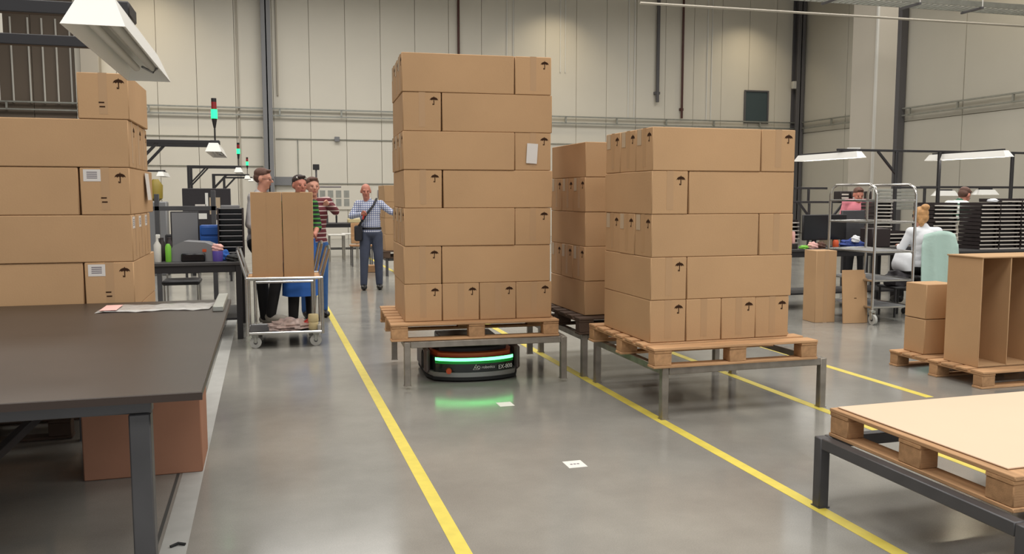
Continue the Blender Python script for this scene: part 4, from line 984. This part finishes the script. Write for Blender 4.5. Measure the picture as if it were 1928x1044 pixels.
for k, (x, l) in enumerate(((9.75, 'left black bin on the bench frame behind the trolley'), (9.98, 'middle black bin on the bench frame behind the trolley'), (10.38, 'right black bin behind the trolley top'))):
    t = thing('black_bin', l, 'bin', (x, 12.8, 1.44)); MB().box(-.09, .09, -.1, .1, 0, .17, .01).build('body', 'darkbrown', t)
    for z in (.04, .10): MB().box(-.07, .07, -.105, -.1, z, z+.025).build('slot', 'traylip', t)
# ============================================================ LEFT WORKSHOP
worktable(-1.37, -.24, 9.42, 10.7, .83, 'dark work table in the aisle side, left of the cart')
worktable(-1.36, -.62, 17.3, 18.6, .83, 'second dark work table behind the grey printer')
pr = thing('label_printer', 'grey desktop label printer on the dark work table', 'printer', (-.72, 9.72, .831), math.radians(-6))
MB().prism([(-.24, 0), (.2, 0), (.22, .04), (.21, .16), (.12, .2), (-.1, .215), (-.2, .17), (-.25, .1)], -.13, .17).build('housing', 'greyplastic', pr)
MB().box(-.12, .12, -.18, -.1, -.0, .085, .01).build('front_tray', 'screen', pr); MB().box(.09, .13, -.134, -.13, .1, .13).build('orange_sticker', 'orange', pr)
monitor(-.87, 10.3, .831, .3, .42, 'tilted grey screen panel behind the label printer', math.radians(8), 'greyplastic')
q = MB().lathe([(.035, 0), (.037, .02), (.037, .18), (.014, .22), (.014, .26)], 14).build('spray_bottle', 'offwhite', None, (-1.09, 9.6, .831)); tag(q, 'white bottle at the left end of the dark work table', 'bottle')
MB().box(-.012, .03, -.01, .01, .25, .29, .004).build('trigger', 'white', q)
tag(MB().lathe([(.028, 0), (.03, .02), (.03, .16), (.016, .19)], 14).build('green_bottle', 'green', None, (-.985, 9.6, .831)), 'green and white bottle left of the label printer', 'bottle')
for k in range(2): tag(MB().lathe([(.03, 0), (.032, .02), (.032, .2), (.02, .22), (.02, .25)], 12).build('dark_bottle', 'darkbrown', None, (-1.06+.045*k*1.6, 9.74+.03*k, .831)), 'dark bottle with pale cap, %s' % ('beside the white bottle' if k == 0 else 'beside the green bottle'), 'bottle')
tag(MB().lathe([(.05, 0), (.055, .09), (.05, .11)], 16).build('purple_tub', 'purple', None, (-.49, 9.56, .831)), 'violet tub right of the label printer', 'tub')
blob_thing('pink_wrap', 'cloth_pink', (-.49, 9.57, .942), (.06, .05, .05), 'pale pink wrap on top of the violet tub', 'cloth', 3)
blob_thing('blue_gloves', 'bluecloth', (-.44, 9.66, .831), (.08, .06, .07), 'blue gloves heap beside the violet tub', 'gloves', 12)
blob_thing('black_tool', 'rubber', (-.34, 9.52, .831), (.07, .06, .05), 'black tool with white knob at the right end of the table', 'tool', 14)
bn = thing('blue_drawer_unit', 'blue plastic drawer unit behind the label printer', 'drawers', (-.58, 10.35, .831))
MB().box(-.13, .13, -.1, .15, 0, .36, .006).build('body', 'blue', bn)
for k in range(3): MB().box(-.12, .12, -.115, -.1, .02+.115*k, .115+.115*k, .006).build('drawer', 'blue', bn)
tk = thing('tray_rack', 'black rack of flat shelves beside the worker in glasses', 'rack', (-.365, 10.05, .831))
for X in (-.13, .13): MB().box(X-.008, X+.008, -.12, .16, 0, .56, .003).build('side_panel', 'darkbrown', tk)
MB().box(-.13, .13, .15, .16, 0, .56).build('back_panel', 'screen', tk)
for k in range(10): MB().box(-.122, .122, -.12, .15, .0+.061*k, .01+.061*k, .002).build('shelf', 'greyplastic', tk)
tag(MB().box(-.1, .1, -.09, .09, 0, .028, .004).build('grey_slab', 'greyplastic', None, (-.365, 10.05, 1.393)), 'flat grey tray lying on top of the shelf rack', 'tray')
# dark board with hanging papers
db = thing('dark_notice_board', 'tall black board with papers hanging, left of the worker in glasses', 'board', (-1.05, 16.0, 0))
MB().box(-.33, .48, 0, .06, .5, 1.66, .008).build('panel', 'darkcab', db)
for X in (-.3, .45): MB().box(X-.02, X+.02, 0, .06, 0, .5, .003).build('leg', 'black', db)
for (a, b_, c, d, m_) in ((-.12, .06, 1.28, 1.38, 'label'), (-.1, .07, 1.12, 1.22, 'white'), (.12, .3, 1.2, 1.5, 'labeldull'), (.16, .32, .98, 1.1, 'label'), (.05, .1, 1.3, 1.58, 'white')):
    MB().box(a, b_, -.008, 0, c, d).build('pinned_paper', m_, db)
tag(MB().lathe([(.06, 0), (.12, .05), (.13, .3), (.05, .42)], 18).build('brass_pot', 'olive', None, (-2.0, 17.75, 1.43), None), 'olive brass coloured pot on the tall grey cabinet beside the left stack', 'pot')
tag(MB().box(-.2, .2, -.2, .2, 0, 1.42, .02).build('tall_cabinet', 'greyplastic', None, (-2.0, 17.75, 0)), 'tall grey cabinet far behind the left stack, carrying a brass pot', 'cabinet')
tag(MB().box(-.25, .25, -.2, .2, 0, .5, .02).build('grey_cabinet', 'offwhite', None, (-1.05, 17.9, .831)), 'pale grey cabinet on the second work table', 'cabinet')
LF = thing('rail_frame', 'grey steel rail frame crossing behind the label printer', 'frame', (0, 0, 0))
for (p, q_, n_) in (((-2.2, 12.2, 1.36), (-.62, 12.2, 1.36), 'beam'), ((-1.37, 12.2, 0), (-1.37, 12.2, 1.55), 'post'), ((-.66, 12.2, 0), (-.66, 12.2, 1.6), 'post'), ((-2.15, 12.2, 0), (-2.15, 12.2, 1.36), 'post')): MB().bar(p, q_, .06).build(n_, 'darksteel', LF)
# office chair behind the aisle table
oc = thing('black_chair', 'black chair under the dark work table', 'chair', (-1.0, 11.2, 0))
MB().box(-.22, .22, -.2, .2, .44, .5, .02).build('seat', 'black', oc); MB().box(-.2, .2, .18, .22, .55, 1.05, .02).build('backrest', 'black', oc)
for X in (-.19, .19):
    for Y in (-.17, .19): MB().cyl((X, Y, 0), (X, Y, .55 if Y > 0 else .44), .012).build('leg', 'chrome', oc)
# far tables near the wall
ft = worktable(1.15, 2.75, 21.4, 22.1, .86, 'far dark table below the wall poster')
def stool(x, y, l):
    t = thing('metal_stool', l, 'stool', (x, y, 0)); MB().box(-.2, .2, -.2, .2, .6, .63, .01).build('seat', 'offwhite', t)
    for X in (-.17, .17):
        for Y in (-.17, .17): MB().cyl((X, Y, 0), (X, Y, .6), .015, n=8).build('leg', 'chrome', t)
stool(1.62, 20.4, 'metal stool before the far table, left one'); stool(1.98, 20.9, 'metal stool before the far table, right one')
wc = thing('wooden_chair', 'light wooden backed chair left of the bald man', 'chair', (2.02, 18.6, 0))
MB().box(-.24, .24, -.015, .015, .5, .95, .01).build('backrest', 'woodx', wc); MB().box(-.24, .24, 0, .42, .43, .46, .01).build('seat', 'wood', wc)
for X in (-.21, .21):
    for Y in (0.02, .38): MB().cyl((X, Y, 0), (X, Y, .44), .014, n=8).build('leg', 'darksteel', wc)
tag(MB().box(-.2, .2, -.12, .12, 0, .14, .01).build('low_wooden_crate', 'woodx', None, (2.05, 17.2, 0)), 'low wooden crate on the floor left of the bald man', 'crate')
tag(MB().box(-.12, .12, -.1, .1, 0, .2, .01).build('small_cabinet', 'darksteel', None, (1.40, 21.7, .861)), 'small dark box on the far table', 'box')
tag(MB().lathe([(.02, 0), (.025, .16), (.012, .22)], 12).build('dark_bottle', 'black', None, (1.72, 21.6, .861)), 'slim dark bottle standing on the far table', 'bottle')
tag(MB().box(-.2, .2, -.12, .12, 0, .1, .01).build('cream_crate', 'cream', None, (2.2, 21.7, .861)), 'low cream crate on the far table', 'crate')
# wall heater unit, upper left
hu = thing('air_unit', 'white air unit with dark louvres at the top left corner', 'air unit', (-6.75, 24, 5.35))
MB().box(-.9, .55, 0, .6, 0, .9, .02).build('housing', 'offwhite', hu)
for k in range(8): MB().box(-.05, .5, -.02, 0, .05+.1*k, .1+.1*k, .004).build('louvre', 'coldark', hu)
lu = thing('unlit_lamp', 'pale flat lamp housing at the left edge behind the lamp arms', 'lamp', (-3.7, 10.9, 3.35), math.radians(0))
MB().box(-.65, .5, 0, .3, 0, .06, .01).build('housing', 'offwhite', lu); MB().bar((.3, -.02, .1), (.55, -.02, -.08), .05, .02).build('end_flap', 'white', lu); MB().box(-.65, .3, 0, .02, -.05, -.01).build('red_edge', 'redpipe', lu)
MB().cyl((0, .15, .06), (0, .15, 7.24), .01, n=6).build('hanger_rod', 'galv', lu)
